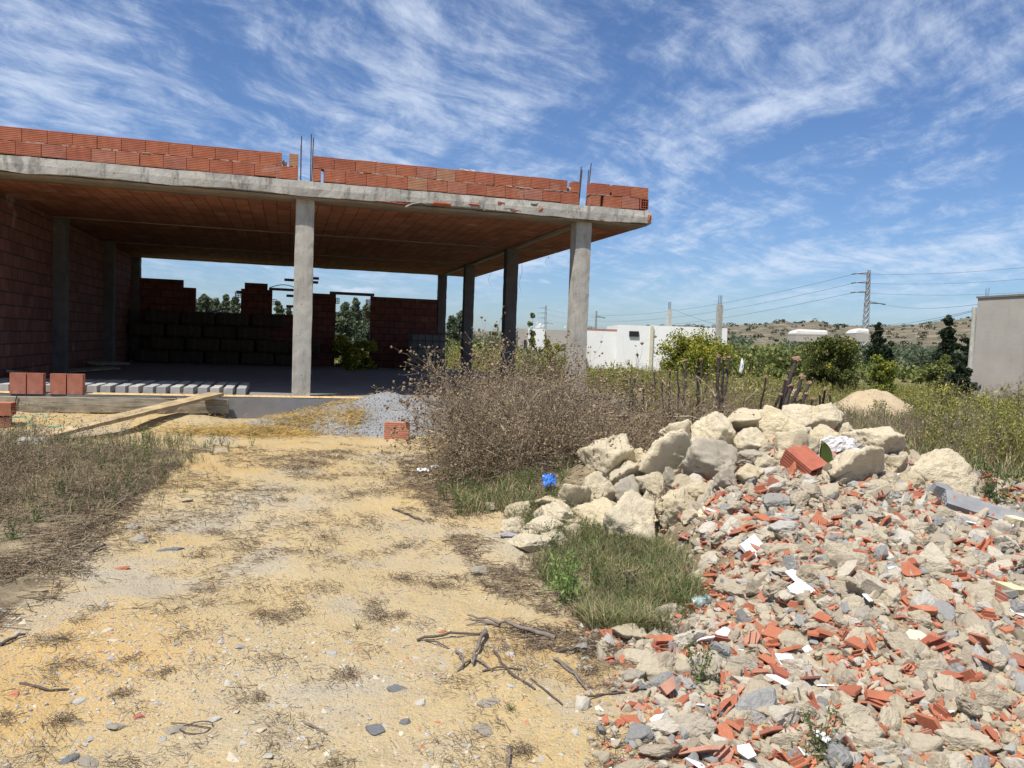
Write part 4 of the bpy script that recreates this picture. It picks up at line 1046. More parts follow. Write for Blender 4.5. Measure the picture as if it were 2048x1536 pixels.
# thin sand layer blown on the floor edge
sd = MB(); nn = 80; uu = np.linspace(-4.5, 1.0, nn)
sandm = mat('drifted_sand', (.58, .42, .22), noise_sc=8, var=.2, bump=.5, bsc=60, bdist=.01)
ws = .2+.08*fbm(uu*2, uu*0, 3); V = np.concatenate([np.stack([uu, 0*uu-.285, 0*uu+.002], 1), np.stack([uu, -.285+ws*.5, 0*uu+.022], 1), np.stack([uu, -.285+ws, 0*uu+.0025], 1)])
i = np.arange(nn-1); F = np.concatenate([np.stack([i, i+1, i+nn+1, i+nn], 1), np.stack([i+nn, i+nn+1, i+2*nn+1, i+2*nn], 1)])
sd.add(V, F); tag(sd.build('drifted_sand', sandm, smooth=True), 'thin drift of yellow sand along the floor edge', 'sand', kind='stuff')
# water tank cage and clutter in the back corner
ibc = empty('water_tank', (3.75, 11.0, 0)); tag(ibc, 'caged plastic water tank standing in the dark rear corner by the columns', 'tank')
bevel(MB().box(-.5, .5, -.4, .4, .16, 1.05).build('tank_body', mat('grey_tank_plastic', (.16, .17, .175), rough=.5, bump=0), ibc), .05, 3)
cg = MB(); gr_ = []
for x in np.linspace(-.54, .54, 6): gr_ += [((x, -.45, .14), (x, -.45, 1.1)), ((x, .45, .14), (x, .45, 1.1))]
for z in np.linspace(.2, 1.1, 5): gr_ += [((-.54, -.45, z), (.54, -.45, z)), ((-.54, .45, z), (.54, .45, z)), ((-.54, -.45, z), (-.54, .45, z)), ((.54, -.45, z), (.54, .45, z))]
tubes(cg, [g[0] for g in gr_], [g[1] for g in gr_], .012, .012, 0, 6); cg.build('cage', MATS['rusty_steel'], ibc)
pl = MB()
for y in (-.4, 0, .4): pl.box(-.5, .5, y-.05, y+.05, 0, .12)
for x in (-.45, -.15, .15, .45): pl.box(x-.07, x+.07, -.45, .45, .122, .142)
pl.build('pallet', wood, ibc)
# boards leaning in the left bay
for q, (x, y, rz, L_, z) in enumerate(((-4.1, 5.6, 1.3, 2.2, .06), (-4.0, 7.0, 1.5, 2.6, .14), (-3.9, 3.0, 1.7, 1.8, .06), (-4.15, 2.0, 1.45, 1.5, .14))):
    o = rough_box(-L_/2, L_/2, -.09, .09, -.02, .02, .2, .004, 70+q).build('board', wood); o.location = (x, y, z); o.rotation_euler = (.2, .03*q, rz)
    tag(o, ['old board on the floor between the two dark wall columns', 'longest old board on the floor beyond the first wall column', 'old board on the floor beside the near brick wall', 'short old board lying nearest along the brick wall'][q], 'board', 'old boards along the brick wall')

# ------------------------------------------------------------------ vegetation prototypes
twigm = leafmat('dry_twig', [(0, (.07, .05, .035)), (.4, (.18, .135, .09)), (.8, (.35, .275, .19)), (1, (.60, .50, .37))], .05, .8)
headm = leafmat('seed_head', [(0, (.13, .09, .06)), (.5, (.24, .17, .11)), (1, (.38, .29, .19))], .1, .8)
grassm = leafmat('green_grass', [(0, (.06, .10, .03)), (.5, (.13, .18, .06)), (.8, (.21, .25, .10)), (1, (.38, .34, .18))])
drym = leafmat('dry_grass', [(0, (.20, .15, .09)), (.5, (.34, .26, .15)), (1, (.48, .40, .24))], .2)
litterm = leafmat('dark_litter', [(0, (.11, .08, .055)), (.6, (.22, .16, .11)), (1, (.36, .29, .2))], .05, .8)
herbm = leafmat('herb_leaf', [(0, (.10, .13, .035)), (.45, (.27, .29, .07)), (.8, (.46, .43, .10)), (1, (.52, .43, .20))])
yelm = leafmat('yellow_flower', [(0, (.26, .26, .05)), (.6, (.42, .38, .05)), (1, (.55, .42, .04))], .3)
stemm = leafmat('herb_stem', [(0, (.14, .11, .06)), (1, (.26, .21, .11))], .05)


def branchy(L=1., nst=1, spread=.6, nb=5, depth=2, r=.006, heads=True, seed=0, base=None, out=None, hs=.02):
    """dead branching weed; returns MB with twigs (0) and heads (1)"""
    r_ = np.random.default_rng(seed); A = []; Bv = []; RA = []; RB = []; H_ = []
    def grow(p, d, L, rad, dep):
        n = 4; q = p.copy()
        pts = [q.copy()]
        for i in range(n):
            d = d+r_.normal(0, .16, 3); d[2] += .03; d /= np.linalg.norm(d)
            nq = q+d*L/n; A.append(q); Bv.append(nq); RA.append(rad*(1-i/n*.5)); RB.append(rad*(1-(i+1)/n*.5)); q = nq; pts.append(q.copy())
        if dep > 0:
            for k in range(nb if dep == depth else max(2, nb-2)):
                t = r_.uniform(.25, 1); i = min(n-1, int(t*n)); pp = pts[i]+(pts[i+1]-pts[i])*(t*n-i)
                nd = d*.6+r_.normal(0, .55, 3); nd[2] += .15; nd /= np.linalg.norm(nd); grow(pp, nd, L*r_.uniform(.3, .55), rad*.55, dep-1)
        else: H_.append(q)
        H_.append(q) if dep <= 1 else None
    for k in range(nst):
        a = r_.uniform(0, 6.283); t = spread*r_.uniform(.2, 1.2); d = np.array([math.cos(a)*math.sin(t), math.sin(a)*math.sin(t), math.cos(t)])
        grow(np.array([r_.normal(0, .05), r_.normal(0, .05), 0.]), d, L*r_.uniform(.7, 1.1), r, depth)
    mb = MB(); tubes(mb, A, Bv, np.array(RA), np.array(RB), 0)
    if heads and H_:
        Hh = np.array(H_); n = len(Hh)
        V0 = np.array([(1, 0, 0), (-1, 0, 0), (0, 1, 0), (0, -1, 0), (0, 0, 1.1), (0, 0, -1.1)])*hs
        V = (V0[None]*r_.uniform(.6, 1.3, (n, 1, 1))+r_.normal(0, hs*.25, (n, 6, 3)))+Hh[:, None]
        f = np.array([(0, 2, 4), (2, 1, 4), (1, 3, 4), (3, 0, 4), (2, 0, 5), (1, 2, 5), (3, 1, 5), (0, 3, 5)])
        mb.add(V.reshape(-1, 3), (f[None]+(np.arange(n)*6)[:, None, None]).reshape(-1, 3), 1)
    return mb


deadp = [branchy(1., 1, .5, 6, 2, .0042, True, 500+q, hs=.0115) for q in range(10)]
def on_ld(l, d, z=0.):
    x, y = xy_of(np.asarray(l, float), np.asarray(d, float)); return np.stack([x, y, ground_z(x, y)+z], 1)

# the big tangle of dead weeds between the track, the columns and the boulder heap
db = MB(); n = 1650
l = rng.uniform(-.62, 4.2, n*2); d = rng.uniform(6.4, 11.5, n*2)
front = np.interp(l, [-1.3, -.7, -.3, .2, .7, 1.6, 3, 4], [9.3, 8.4, 7.2, 7.0, 7.3, 7.7, 8.2, 8.6])
ok = (d > front) & (rng.random(n*2) < np.where(d < front+1.2, 1, .5)) & (fbm(l*1.6+4, d*1.6, 2) > -.28) & ((l > -.7) | (d > 8.6)); l, d, front = l[ok], d[ok], front[ok]
P = on_ld(l, d); hgt = np.interp(l, [-1.3, -.9, -.5, .2, 1.0, 2.0, 3.7], [.5, .8, 1.02, .85, .74, .68, .58])*np.clip(.45+.5*(d-front), .4, 1)*(1+.7*fbm(l*1.3, d*1.3, 2))*rng.uniform(.6, 1.05, len(l))
tilt = rng.normal(0, .6, len(l))
scatter(db, deadp, P, hgt, tilt, rng.normal(0, .6, len(l)))
mainb = [branchy(1., 1, .7, 3, 1, .011, False, 560+q) for q in range(6)]
n = 260; l = rng.uniform(-.6, 2.6, n); d = np.interp(l, [-1.3, -.7, -.3, .2, .7, 1.6, 3, 4], [9.3, 8.4, 7.2, 7.0, 7.3, 7.7, 8.2, 8.6])+rng.uniform(.0, 1.6, n)
scatter(db, mainb, on_ld(l, d, .1), rng.uniform(.5, .95, n), rng.normal(.3, .6, n), rng.normal(0, .6, n))
# stems flopping forward over the front
n = 240; l = rng.uniform(-.6, 1.3, n); d = np.interp(l, [-1.3, -.7, -.3, .2, .7, 1.6], [9.1, 8.2, 7.2, 7.0, 7.2, 7.5])+rng.uniform(0, .5, n)
scatter(db, deadp, on_ld(l, d, .05), rng.uniform(.5, .9, n), rng.normal(1.0, .3, n), rng.normal(0, .2, n), rng.normal(-YAW+.2, .9, n))
tag(db.build('dead_brush', [twigm, headm]), 'tangled mass of dead brown weeds with seed heads between the building and the boulders', 'brush', kind='stuff')
for px, py, hh, lab in ((905, 800, 1.15, 'tall dead stem with round seed heads at the left end of the brush'), (872, 830, .8, 'low arching dead stem reaching left over the gravel'), (980, 830, 1.2, 'dead stem rising before the dark leaning column'), (1250, 850, 1.05, 'thin dead stem standing against the white building')):
    P = on_ground(px, py+60, 30); o = branchy(hh, 3, .35, 6, 2, .006, True, int(px), hs=.018).build('dead_weed', [twigm, headm]); o.location = list(map(float, P))
    if px == 872: o.rotation_euler = (0, -.55, -YAW)
    tag(o, lab, 'weed')

# grass, herbs
tuft = []
for q in range(6):
    m_ = MB(); n = 26; P = np.zeros((n, 3)); P[:, :2] = rng.normal(0, .12, (n, 2)); blades(m_, P, rng.uniform(.5, 1.1, n), .035, .45); tuft.append(m_)
def herb(seed, yellow=.5, L=1., nst=7):
    r_ = np.random.default_rng(seed); m_ = MB(); A = []; Bv = []; LP = []; YP = []
    for k in range(nst):
        a = r_.uniform(0, 6.283); t = r_.uniform(.05, .5); dd = np.array([math.cos(a)*math.sin(t), math.sin(a)*math.sin(t), math.cos(t)]); q = np.array([r_.normal(0, .06), r_.normal(0, .06), 0]); h = L*r_.uniform(.6, 1.1)
        for i in range(4):
            dd = dd+r_.normal(0, .08, 3); dd /= np.linalg.norm(dd); nq = q+dd*h/4; A.append(q); Bv.append(nq)
            for z in range(5): LP.append(q+(nq-q)*r_.uniform()+r_.normal(0, .035, 3))
            q = nq
        for z in range(9): (YP if r_.random() < yellow else LP).append(q-dd*h*r_.uniform(0, .28)+r_.normal(0, .03, 3))
    tubes(m_, A, Bv, .006, .004, 2); leaves(m_, np.array(LP), r_.uniform(.05, .12, len(LP)), .35, 0, .6)
    if YP: leaves(m_, np.array(YP), .032, .8, 1, .5)
    return m_
herbs = [herb(600+q, .45) for q in range(6)]; herbg = [herb(620+q, .03) for q in range(5)]

# near green grass between track and boulders
def scat_blades(name, lab, regs, mats, mi_w=(.75, .25)):
    m_ = MB()
    for (lf, d0, d1, n, h0, h1, wd, lean) in regs:
        d = rng.uniform(d0, d1, n); a, c = lf(d); l = a+(c-a)*rng.random(n); P = on_ld(l, d)
        ed = np.minimum(l-a, c-l); keep = fbm(l*2.2+9, d*2.2, 3)+rng.normal(0, .12, n)+np.minimum(ed-.14, 0)*3 > -.14; keep &= ~((np.abs(l/d-.045) < .018) & (d > 6.2) & (d < 7.6)); P = P[keep]; k = rng.random(len(P)) < mi_w[0]
        blades(m_, P[k], rng.uniform(h0, h1, k.sum()), wd, lean, 0); blades(m_, P[~k], rng.uniform(h0, h1, (~k).sum()), wd, lean*1.3, 1)
    return tag(m_.build(name, mats), lab, 'grass', kind='stuff')
it = np.interp
scat_blades('grass', 'green grass between the sandy track and the boulders', [
    (lambda d: (it(d, [3.9, 4.5, 5, 5.6, 6.2], [.45, .28, .15, .1, -.1]), it(d, [3.9, 4.5, 5, 5.6, 6.2], [.95, 1.15, 1.25, 1.15, .5])), 3.9, 6.0, 30000, .03, .13, .0042, 1.1),
    (lambda d: (it(d, [6, 8], [-.35, -.7]), it(d, [6, 8], [.35, .9])), 6.0, 8.0, 6000, .04, .13, .006, 1.)], [grassm, drym], (.66, .34))
scat_blades('grass_verge', 'mixed dry and green grass on the left verge', [
    (lambda d: (0*d-6.2, it(d, [4, 5, 6, 7, 8, 9], [-3.0, -2.9, -2.8, -2.9, -3.0, -3.6])), 5.6, 9.0, 9500, .03, .12, .005, .9),
    (lambda d: (0*d-4.8, it(d, [4, 6, 8.5], [-2.4, -2.5, -2.6])), 4.2, 8.8, 2600, .02, .06, .004, 1.)], [grassm, drym], (.5, .5))
scat_blades('meadow_grass', 'sparse green and dry grass on the waste ground behind the rubble', [
    (lambda d: (it(d, [7, 9, 16], [3.6, 3.3, 2.5]), d*.72), 7.0, 16, 26000, .06, .26, .012, .6),
    (lambda d: (0*d+5.5, d*.7), 14, 34, 16000, .12, .35, .03, .5)], [grassm, drym], (.5, .5))
gw = MB(); n = 70; d = rng.uniform(4.1, 6.2, n); l = rng.uniform(.1, 1.1, n)*np.interp(d, [4, 5, 6.2], [1, 1, .6]); ok = l > np.interp(d, [3.9, 4.5, 6], [.45, .3, -.05]); l, d = l[ok], d[ok]
scatter(gw, herbg, on_ld(l, d), rng.uniform(.07, .2, len(l))); n = 60; d = rng.uniform(6.2, 8, n); l = rng.uniform(-.6, .6, n); scatter(gw, herbg, on_ld(l, d), rng.uniform(.08, .2, n))
n = 130; d = rng.uniform(5.8, 9, n); l = -rng.uniform(2.9, 5.4, n); scatter(gw, herbg, on_ld(l, d), rng.uniform(.06, .2, n))
tag(gw.build('broadleaf_weeds', [grassm, yelm, stemm]), 'small broadleaf weeds mixed into the grass', 'weeds', kind='stuff')
# weedy field
hf = MB()
n = 3600; d = 8.4+27*rng.random(n)**1.15; l = d*rng.uniform(.02, .74, n)
ok = (l > it(d, [8, 11, 15, 20, 35], [2.6, 2.4, 2.0, 5.9, 5.9])) & ((d > 9.6) | (l < 4.6)) & (fbm(l*.5+3, d*.5, 3) > -.10) & ~((d > 10) & (d < 21) & (np.abs(l/d-.455) < .055) & (rng.random(n) < .85))
l, d = l[ok], d[ok]; yel = fbm(l*.3, d*.3+7, 3) > -.06
P = on_ld(l, d); hg = rng.uniform(.28, .62, len(P))
scatter(hf, herbs, P[yel], hg[yel]); scatter(hf, herbg, P[~yel], hg[~yel])
n = 260; d = rng.uniform(24, 40, n); l = rng.uniform(2.0, 6.5, n); scatter(hf, herbg, on_ld(l, d), rng.uniform(.4, .8, n))
n = 260; d = rng.uniform(26, 36, n); l = rng.uniform(-7, 0, n); scatter(hf, herbs, on_ld(l, d), rng.uniform(.5, 1.2, n))
n = 110; d = rng.uniform(9.5, 26, n); l = d*rng.uniform(.12, .66, n); ok = np.abs(l/d-.455) > .06; l, d = l[ok], d[ok]; n = len(l); scatter(hf, herbs, on_ld(l, d), rng.uniform(.6, 1.0, n))
tag(hf.build('weeds', [herbm, yelm, stemm]), 'yellow-green weeds covering the field behind the rubble', 'weeds', kind='stuff')
pdw = MB(); purp = leafmat('dead_purple_weed', [(0, (.12, .085, .075)), (.6, (.22, .165, .14)), (1, (.33, .26, .21))], .05)
n = 330; l = rng.normal(6.6, 1.4, n); d = rng.normal(11.6, 1.3, n); ok = (l > 4.7); l, d = l[ok], d[ok]
scatter(pdw, deadp, on_ld(l, d), rng.uniform(.25, .5, len(l)), rng.normal(0, .4, len(l)), rng.normal(0, .4, len(l)))
n = 60; l = rng.uniform(12, 15.5, n); d = rng.uniform(20, 23, n); scatter(pdw, deadp, on_ld(l, d), rng.uniform(.6, 1.0, n), rng.normal(0, .3, n), rng.normal(0, .3, n))
n = 420; d = rng.uniform(9.3, 24, n); l = d*rng.uniform(.14, .66, n); ok = fbm(l*.4+9, d*.4, 3) > -.02; l, d = l[ok], d[ok]; scatter(pdw, deadp, on_ld(l, d), rng.uniform(.35, .75, len(l)), rng.normal(0, .3, len(l)), rng.normal(0, .3, len(l)))
tag(pdw.build('dead_scrub', [purp, purp]), 'low purplish dead scrub on the waste ground at the right', 'scrub', kind='stuff')
# dry plants around the left verge and on the far left
lv = MB()
n = 330; d = rng.uniform(4.2, 6.6, n); l = -rng.uniform(1.9, 4.6, n)-.1*d; ok = l < -.36*d; l, d = l[ok], d[ok]
scatter(lv, deadp, on_ld(l, d)[::3], rng.uniform(.15, .42, len(l))[::3], rng.normal(0, .9, len(l))[::3], rng.normal(0, .9, len(l))[::3])
n = 300; l = rng.normal(-3.95, .4, n); d = rng.normal(5.9, .55, n); scatter(lv, deadp, on_ld(l, d), rng.uniform(.2, .5, n), rng.normal(0, .9, n), rng.normal(0, .9, n))
n = 45; d = rng.uniform(6.6, 8.6, n); l = -d*rng.uniform(.42, .7, n); scatter(lv, deadp, on_ld(l, d), rng.uniform(.15, .4, n), rng.normal(0, .8, n), rng.normal(0, .8, n))
tag(lv.build('dry_verge_weeds', [twigm, headm]), 'dry brown weeds heaped at the left picture edge', 'weeds', kind='stuff')

# litter: flattened dry stalks
lt = MB()
def litter(n, lf, d0, d1, L=.10, wd=.0022, cnd=None, zj=.012):
    d = rng.uniform(d0, d1, n); a, c = lf(d); l = a+(c-a)*rng.random(n)
    k = (fbm(l*1.9+2, d*1.9, 3)+rng.normal(0, .10, n)) > (.02 if cnd is None else cnd); P = on_ld(l[k], d[k]); strands(lt, P, L, wd, zj, 0, .16)
litter(15000, lambda d: (0*d-4.5, it(d, [2.8, 3.6, 4.4, 5.5, 8.5], [-2.5, -2.2, -2.4, -2.7, -3.3])), 3.6, 8.6, .13, .0026, -.08)
litter(6000, lambda d: (0*d-3.3, it(d, [2.8, 3.6, 4.4, 5.5, 8.5], [-2.0, -1.8, -1.6, -1.7, -1.9])), 3.4, 8.8, .09, .002, .08)
litter(9000, lambda d: (it(d, [3.5, 5, 7, 8.5], [.15, -.25, -.9, -1.2]), it(d, [3.5, 5, 7, 8.5], [.9, .5, .3, .0])), 3.6, 8.6, .10, .0024, -.1)
litter(5000, lambda d: (0*d-1.9, 0*d+.6), 2.3, 4.7, .035, .0010, .12)
litter(8000, lambda d: (0*d-2.4, 0*d+.3), 4.5, 9.3, .06, .0018, .14)
litter(2500, lambda d: (it(d, [2.3, 3.5], [.3, .35]), it(d, [2.3, 3.5], [.75, .75])), 2.3, 3.8, .06, .0013, -.2)
# small tufts on the sand
n = 240; l = rng.uniform(-2.1, .55, n); d = 2.5+6.3*rng.random(n); P0 = on_ld(l, d)
for q in range(n):
    k = int(rng.integers(25, 90)); s_ = rng.uniform(.025, .07)*(.7+d[q]*.12); P = P0[q]+np.concatenate([rng.normal(0, s_, (k, 2)), np.zeros((k, 1))], 1); strands(lt, P, .042, .0010+.0001*d[q], .015, 0, .35)
tag(lt.build('dry_litter', litterm), 'flattened dry stalks and straw littering the sandy ground', 'litter', kind='stuff')
# pebbles on the track
pbm = mat('track_pebble', (.5, .45, .36), noise_sc=25, var=.2, bump=.5, bsc=80, bdist=.004, island=[(0, (.30, .30, .29)), (.35, (.42, .39, .33)), (.7, (.54, .46, .33)), (.93, (.36, .36, .36)), (.95, (.5, .19, .11)), (1, (.5, .19, .11))])
pb = MB()
P, s_ = crumbs(16000, -2.6, 1.0, 2.0, 6.0, .003, .011, lambda l, d: fbm(l*1.4, d*1.4, 3) > -.1); P[:, 2] -= s_*.1
scatter(pb, crl, P, s_*np.ones(len(s_)), rng.uniform(-.3, .3, len(P)), rng.uniform(-.3, .3, len(P)))
P, s_ = crumbs(1700, -2.6, .9, 2.2, 6.8, .009, .030, lambda l, d: fbm(l*.9, d*.9, 3)+.25*(3.6-d) > -.1); P[:, 2] -= s_*.25
scatter(pb, crp, P, np.stack([s_, s_*.9, s_*.5], 1), rng.uniform(-.3, .3, len(P)), rng.uniform(-.3, .3, len(P)))
tag(pb.build('pebbles', pbm), 'grey, beige and reddish pebbles bedded in the sandy track', 'pebbles', kind='stuff')
# bigger flat stones on the track
for q, (px, py, w_, h_, rd, lab) in enumerate(((372, 1003, 26, 22, 0, 'pale angular stone standing alone on the upper left of the track'), (265, 1058, 34, 22, 1, 'greenish grey flat stone, upper of the close pair left of the track'), (278, 1082, 40, 20, 1, 'greenish grey flat stone, lower of the close pair left of the track'), (115, 1088, 18, 16, 0, 'small white stone in the dry litter at the left'), (241, 1138, 26, 11, 2, 'orange brick chip in the middle of the left track'), (276, 1435, 20, 20, 2, 'square orange brick chip at the lower left'),
        (748, 1460, 38, 26, 3, 'large dark grey flat stone near the bottom centre'), (810, 1447, 24, 18, 3, 'grey square stone right of the dark flat one'), (965, 1460, 42, 18, 1, 'long whitish stone near the bottom right of the track'), (975, 1412, 44, 20, 1, 'pale grey stone beside the small green tuft'), (793, 1380, 40, 20, 3, 'grey oval stone in the track centre'), (1226, 1483, 20, 14, 4, 'white shell-like chip at the lower right of the track'), (1197, 1418, 13, 12, 4, 'tiny white chip right of the sticks'), (230, 1455, 36, 18, 1, 'white-grey lump below the orange square chip'), (350, 1462, 40, 20, 1, 'white lump half inside the wire loop'), (140, 1520, 30, 20, 3, 'dark grey flat stone at the bottom left'), (175, 1530, 44, 22, 1, 'pale stone cut by the bottom picture edge'), (884, 1266, 14, 10, 2, 'small red chip left of the long stick'), (348, 1100, 30, 12, 3, 'grey stone below the greenish pair'), (1255, 1440, 40, 16, 2, 'pink brick chip lying flat beside the rubble'), (1268, 1412, 36, 16, 2, 'pointed pink brick chip above the flat one beside the rubble'))):
    P = lay(px, py); d = float((P-CAM)@fw); m5 = [lime, grey_rock, brick_shard_o, MATS['ash_grey_concrete'], white_t][rd]
    me = rock(700+q, 4, 9, 14, .1, (1, .8, .6)).mesh('stone', [m5], False)
    W = w_/FPX*d*.55
    tag(link('stone', me, None, P+np.array([0, 0, W*.08]), (rng.normal(0, .15), rng.normal(0, .15), -YAW+rng.normal(0, .3)), (W, W*.9, max(W*.4, h_/FPX*d*.6))), lab, 'stone', 'loose stones on the track')
# sticks
stickm = mat('grey_dead_wood', (.20, .165, .14), noise_sc=30, var=.35, bump=.8, bsc=80, bdist=.004)
stickd = mat('dark_dead_wood', (.11, .085, .07), noise_sc=30, var=.35, bump=.8, bsc=80, bdist=.004)
def stick(pts, r0, r1, m_, lab, lift=.01, side=None):
    Q = [lay(*p_) for p_ in pts]; Q = [q+np.array([0, 0, r0+lift*(1 if 0 < i < len(Q)-1 else .2)]) for i, q in enumerate(Q)]
    F_ = []
    for a, c in zip(Q[:-1], Q[1:]):
        for t in np.linspace(0, 1, 5)[:-1]: F_.append(a+(c-a)*t+rng.normal(0, r0*.5, 3)*(t > 0))
    F_.append(Q[-1]); mb = path_tube(MB(), F_, r0, r1, 6)
    o = mb.build('dead_branch', m_, smooth=True)
    if side:
        for s_ in side:
            a, c = [lay(*v) for v in s_]; path_tube(mb2 := MB(), [a+np.array([0, 0, r0]), (a+c)/2+np.array([0, 0, .02]), c+np.array([0, 0, r1])], r0*.6, r1*.6, 5).build('twig', m_, o, True)
    return tag(o, lab, 'branch', 'dead branches lying on the track')
stick([(1110, 1283), (1040, 1268), (985, 1252), (935, 1236)], .013, .004, stickm, 'thick grey branch at the top right of the stick pile', .02, [[(1000, 1256), (930, 1240)], [(985, 1252), (932, 1252)]])
stick([(834, 1285), (900, 1276), (965, 1272)], .007, .005, stickd, 'dark straight stick at the left of the stick pile', .02, [[(850, 1284), (900, 1300)]])
stick([(970, 1268), (958, 1300), (945, 1335)], .012, .006, stickm, 'short upright grey branch in the middle of the stick pile', .03, [[(945, 1320), (985, 1345)], [(940, 1325), (915, 1345)]])
stick([(987, 1305), (1018, 1350), (1070, 1383)], .007, .005, stickd, 'dark bent stick below the stick pile', .01)
stick([(965, 1345), (1005, 1340), (1043, 1342)], .005, .003, stickd, 'thin dark stick crossing the bottom of the stick pile', .008)
stick([(1062, 1360), (1090, 1385), (1125, 1412)], .005, .003, stickd, 'thin dark stick right of the bent stick', .006)
stick([(1108, 1322), (1150, 1355), (1185, 1395)], .008, .004, stickm, 'split grey stick curving down at the right', .01, [[(1120, 1325), (1180, 1380)]])
stick([(1153, 1403), (1200, 1396), (1250, 1388)], .005, .004, stickd, 'thin dark twig beside the rubble foot', .01)
stick([(1112, 1306), (1140, 1311), (1185, 1290)], .007, .003, stickd, 'dark hooked twig between the stick pile and the rubble', .02)
stick([(912, 1305), (925, 1325), (925, 1340)], .007, .004, stickm, 'short forked grey stick at the left foot of the pile', .01)
stick([(1018, 1500), (1018, 1520), (1015, 1545)], .007, .006, stickm, 'grey stick running out of the bottom picture edge', .01)
stick([(40, 1370), (90, 1385), (138, 1382)], .006, .004, stickd, 'bent dark stick at the lower left of the track', .008)
stick([(0, 1293), (25, 1285), (50, 1273)], .009, .005, stickd, 'dark twig at the left picture edge', .01)
stick([(605, 1445), (630, 1460), (655, 1472)], .005, .004, stickm, 'small grey stick near the bottom centre', .005)
stick([(785, 1020), (815, 1032), (848, 1046)], .009, .006, stickd, 'dark stick lying beside the dry brush', .01)
stick([(180, 1110), (195, 1103), (210, 1095)], .011, .006, stickd, 'short dark stick at the edge of the left litter', .01)
# wire loop
Pc = lay(392, 1462); ring = [Pc+np.array([math.cos(a)*.055*(1+.1*math.sin(3*a)), math.sin(a)*.045, .012+.004*math.sin(2*a)]) for a in np.linspace(0, 6.1, 26)]
ring += [lay(365, 1452)+np.array([0, 0, .01]), lay(341, 1450)+np.array([0, 0, .008])]
tag(path_tube(MB(), ring, .0022, k=5).build('wire_loop', MATS['rusty_steel'], smooth=True), 'thin loop of rusty wire lying on the sand at the lower left', 'wire')
# green strap
gs_ = mat('green_plastic', (.05, .45, .28), rough=.5, bump=0); Ps = [lay(*v)+np.array([0, 0, .02]) for v in ((22, 838), (52, 836), (58, 845), (56, 852), (75, 855), (128, 857))]
Ps2 = [lay(*v)+np.array([0, 0, .02]) for v in ((58, 845), (70, 833), (88, 832), (92, 842))]
o = path_tube(MB(), Ps, .006, k=4).build('plastic_strap', gs_); path_tube(MB(), Ps2, .005, k=4).build('loose_end', gs_, o); tag(o, 'torn green plastic strap on the sand left of the plank', 'strap')
# thistle with yellow flowers and small green plants
def place_plant(mb, name, px, py, mats, lab, cat_, grp=None):
    P = on_ground(px, py, 60); V = mb; o = V.build(name, mats); o.location = list(map(float, P)); return tag(o, lab, cat_, grp)
th = herb(801, .06, 1., 8); leaves(th, rng.normal(0, .2, (200, 3))*np.array([1, 1, .5])+np.array([0, 0, .3]), .11, .3, 0); th.xf(sc=.36)
place_plant(th, 'thistle', 1130, 1205, [leafmat('thistle_leaf', [(0, (.14, .24, .06)), (1, (.32, .42, .14))]), yelm, grassm], 'bright green thistle with yellow flowers in front of the boulders', 'thistle')
for q, (px, py, s_, lab) in enumerate(((1400, 1375, .22, 'green weed growing out of the lower rubble'), (1640, 1520, .2, 'green weed at the bottom edge of the rubble'), (1022, 1422, .05, 'small dark green tuft near the bottom of the track'), (716, 1258, .05, 'tiny green tuft in the middle of the track'), (228, 990, .09, 'small upright green weed on the left verge'), (368, 985, .05, 'small green rosette by the pale angular stone'), (915, 1030, .12, 'green spiky tuft beside the dry brush'), (70, 1045, .16, 'bright green leafy weed on the left verge'), (25, 1080, .16, 'bright green leafy weed at the left picture edge'), (1990, 1010, .4, 'tall green weed behind the right end of the rubble'), (1330, 1050, .32, 'brownish weed growing through the boulders at the rubble edge'), (1255, 1190, .22, 'dead brown stalk in the green grass'), (290, 900, .2, 'green weed at the tip of the left verge'))):
    g_ = herb(820+q, 0, 1., 9); leaves(g_, rng.normal(0, .22, (90, 3))*np.array([1, 1, .4])+np.array([0, 0, .2]), .13, .35, 0); g_.xf(sc=s_)
    mm_ = [twigm, headm, twigm] if 'brown' in lab else [grassm, yelm, grassm]
    place_plant(g_, 'weed', px, py, mm_, lab, 'weed')

# ------------------------------------------------------------------ cut stalks
barkd = mat('dark_bark', (.075, .06, .05), noise_sc=14, var=.4, bump=1, bsc=40, bdist=.02)
cutm = mat('cut_wood', (.27, .18, .11), noise_sc=20, var=.3, bump=.5)
def stump_plant(pxs, lab, base, rad, dbase):
    c0 = on_ground(base[0], base[1], 30); dpt = dbase; X0, Y0_ = at(base[0], base[1], dpt)[:2]; c0 = up_pt(X0, Y0_)
    root = empty('pruned_shrub', c0); tag(root, lab, 'shrub')
    for q, (px, py, bpx, r) in enumerate(pxs):
        tp = at(px, py, dpt+rng.uniform(-.35, .35)); bp_ = at(bpx, 820, dpt+rng.uniform(-.15, .15)); bp_ = up_pt(bp_[0], bp_[1], -.02)
        pts = [bp_+(tp-bp_)*t+np.append(rng.normal(0, .018, 2), 0)*math.sin(math.pi*t) for t in np.linspace(0, 1, 8)]
        s_ = path_tube(MB(), np.array(pts)-c0, r*.95, r*.62, 7)
        for k_ in range(3):
            a_ = pts[int(rng.integers(2, 7))]-c0; path_tube(s_, [a_, a_+np.append(rng.normal(0, .05, 2), .05)], r*.4, r*.3, 5)
        s_ = s_.build('stalk', barkd, root, True)
        d_ = pts[-1]-pts[-2]; d_ /= np.linalg.norm(d_); e = pts[-1]-c0
        hd = rock(900+q+int(px), 3, 9, 8, .35, (r*1.25, r*1.15, r*1.2)); hd.V = [v+e+d_*r*.3 for v in hd.V]; hd.build('cut_head', cutm, s_)
    return root
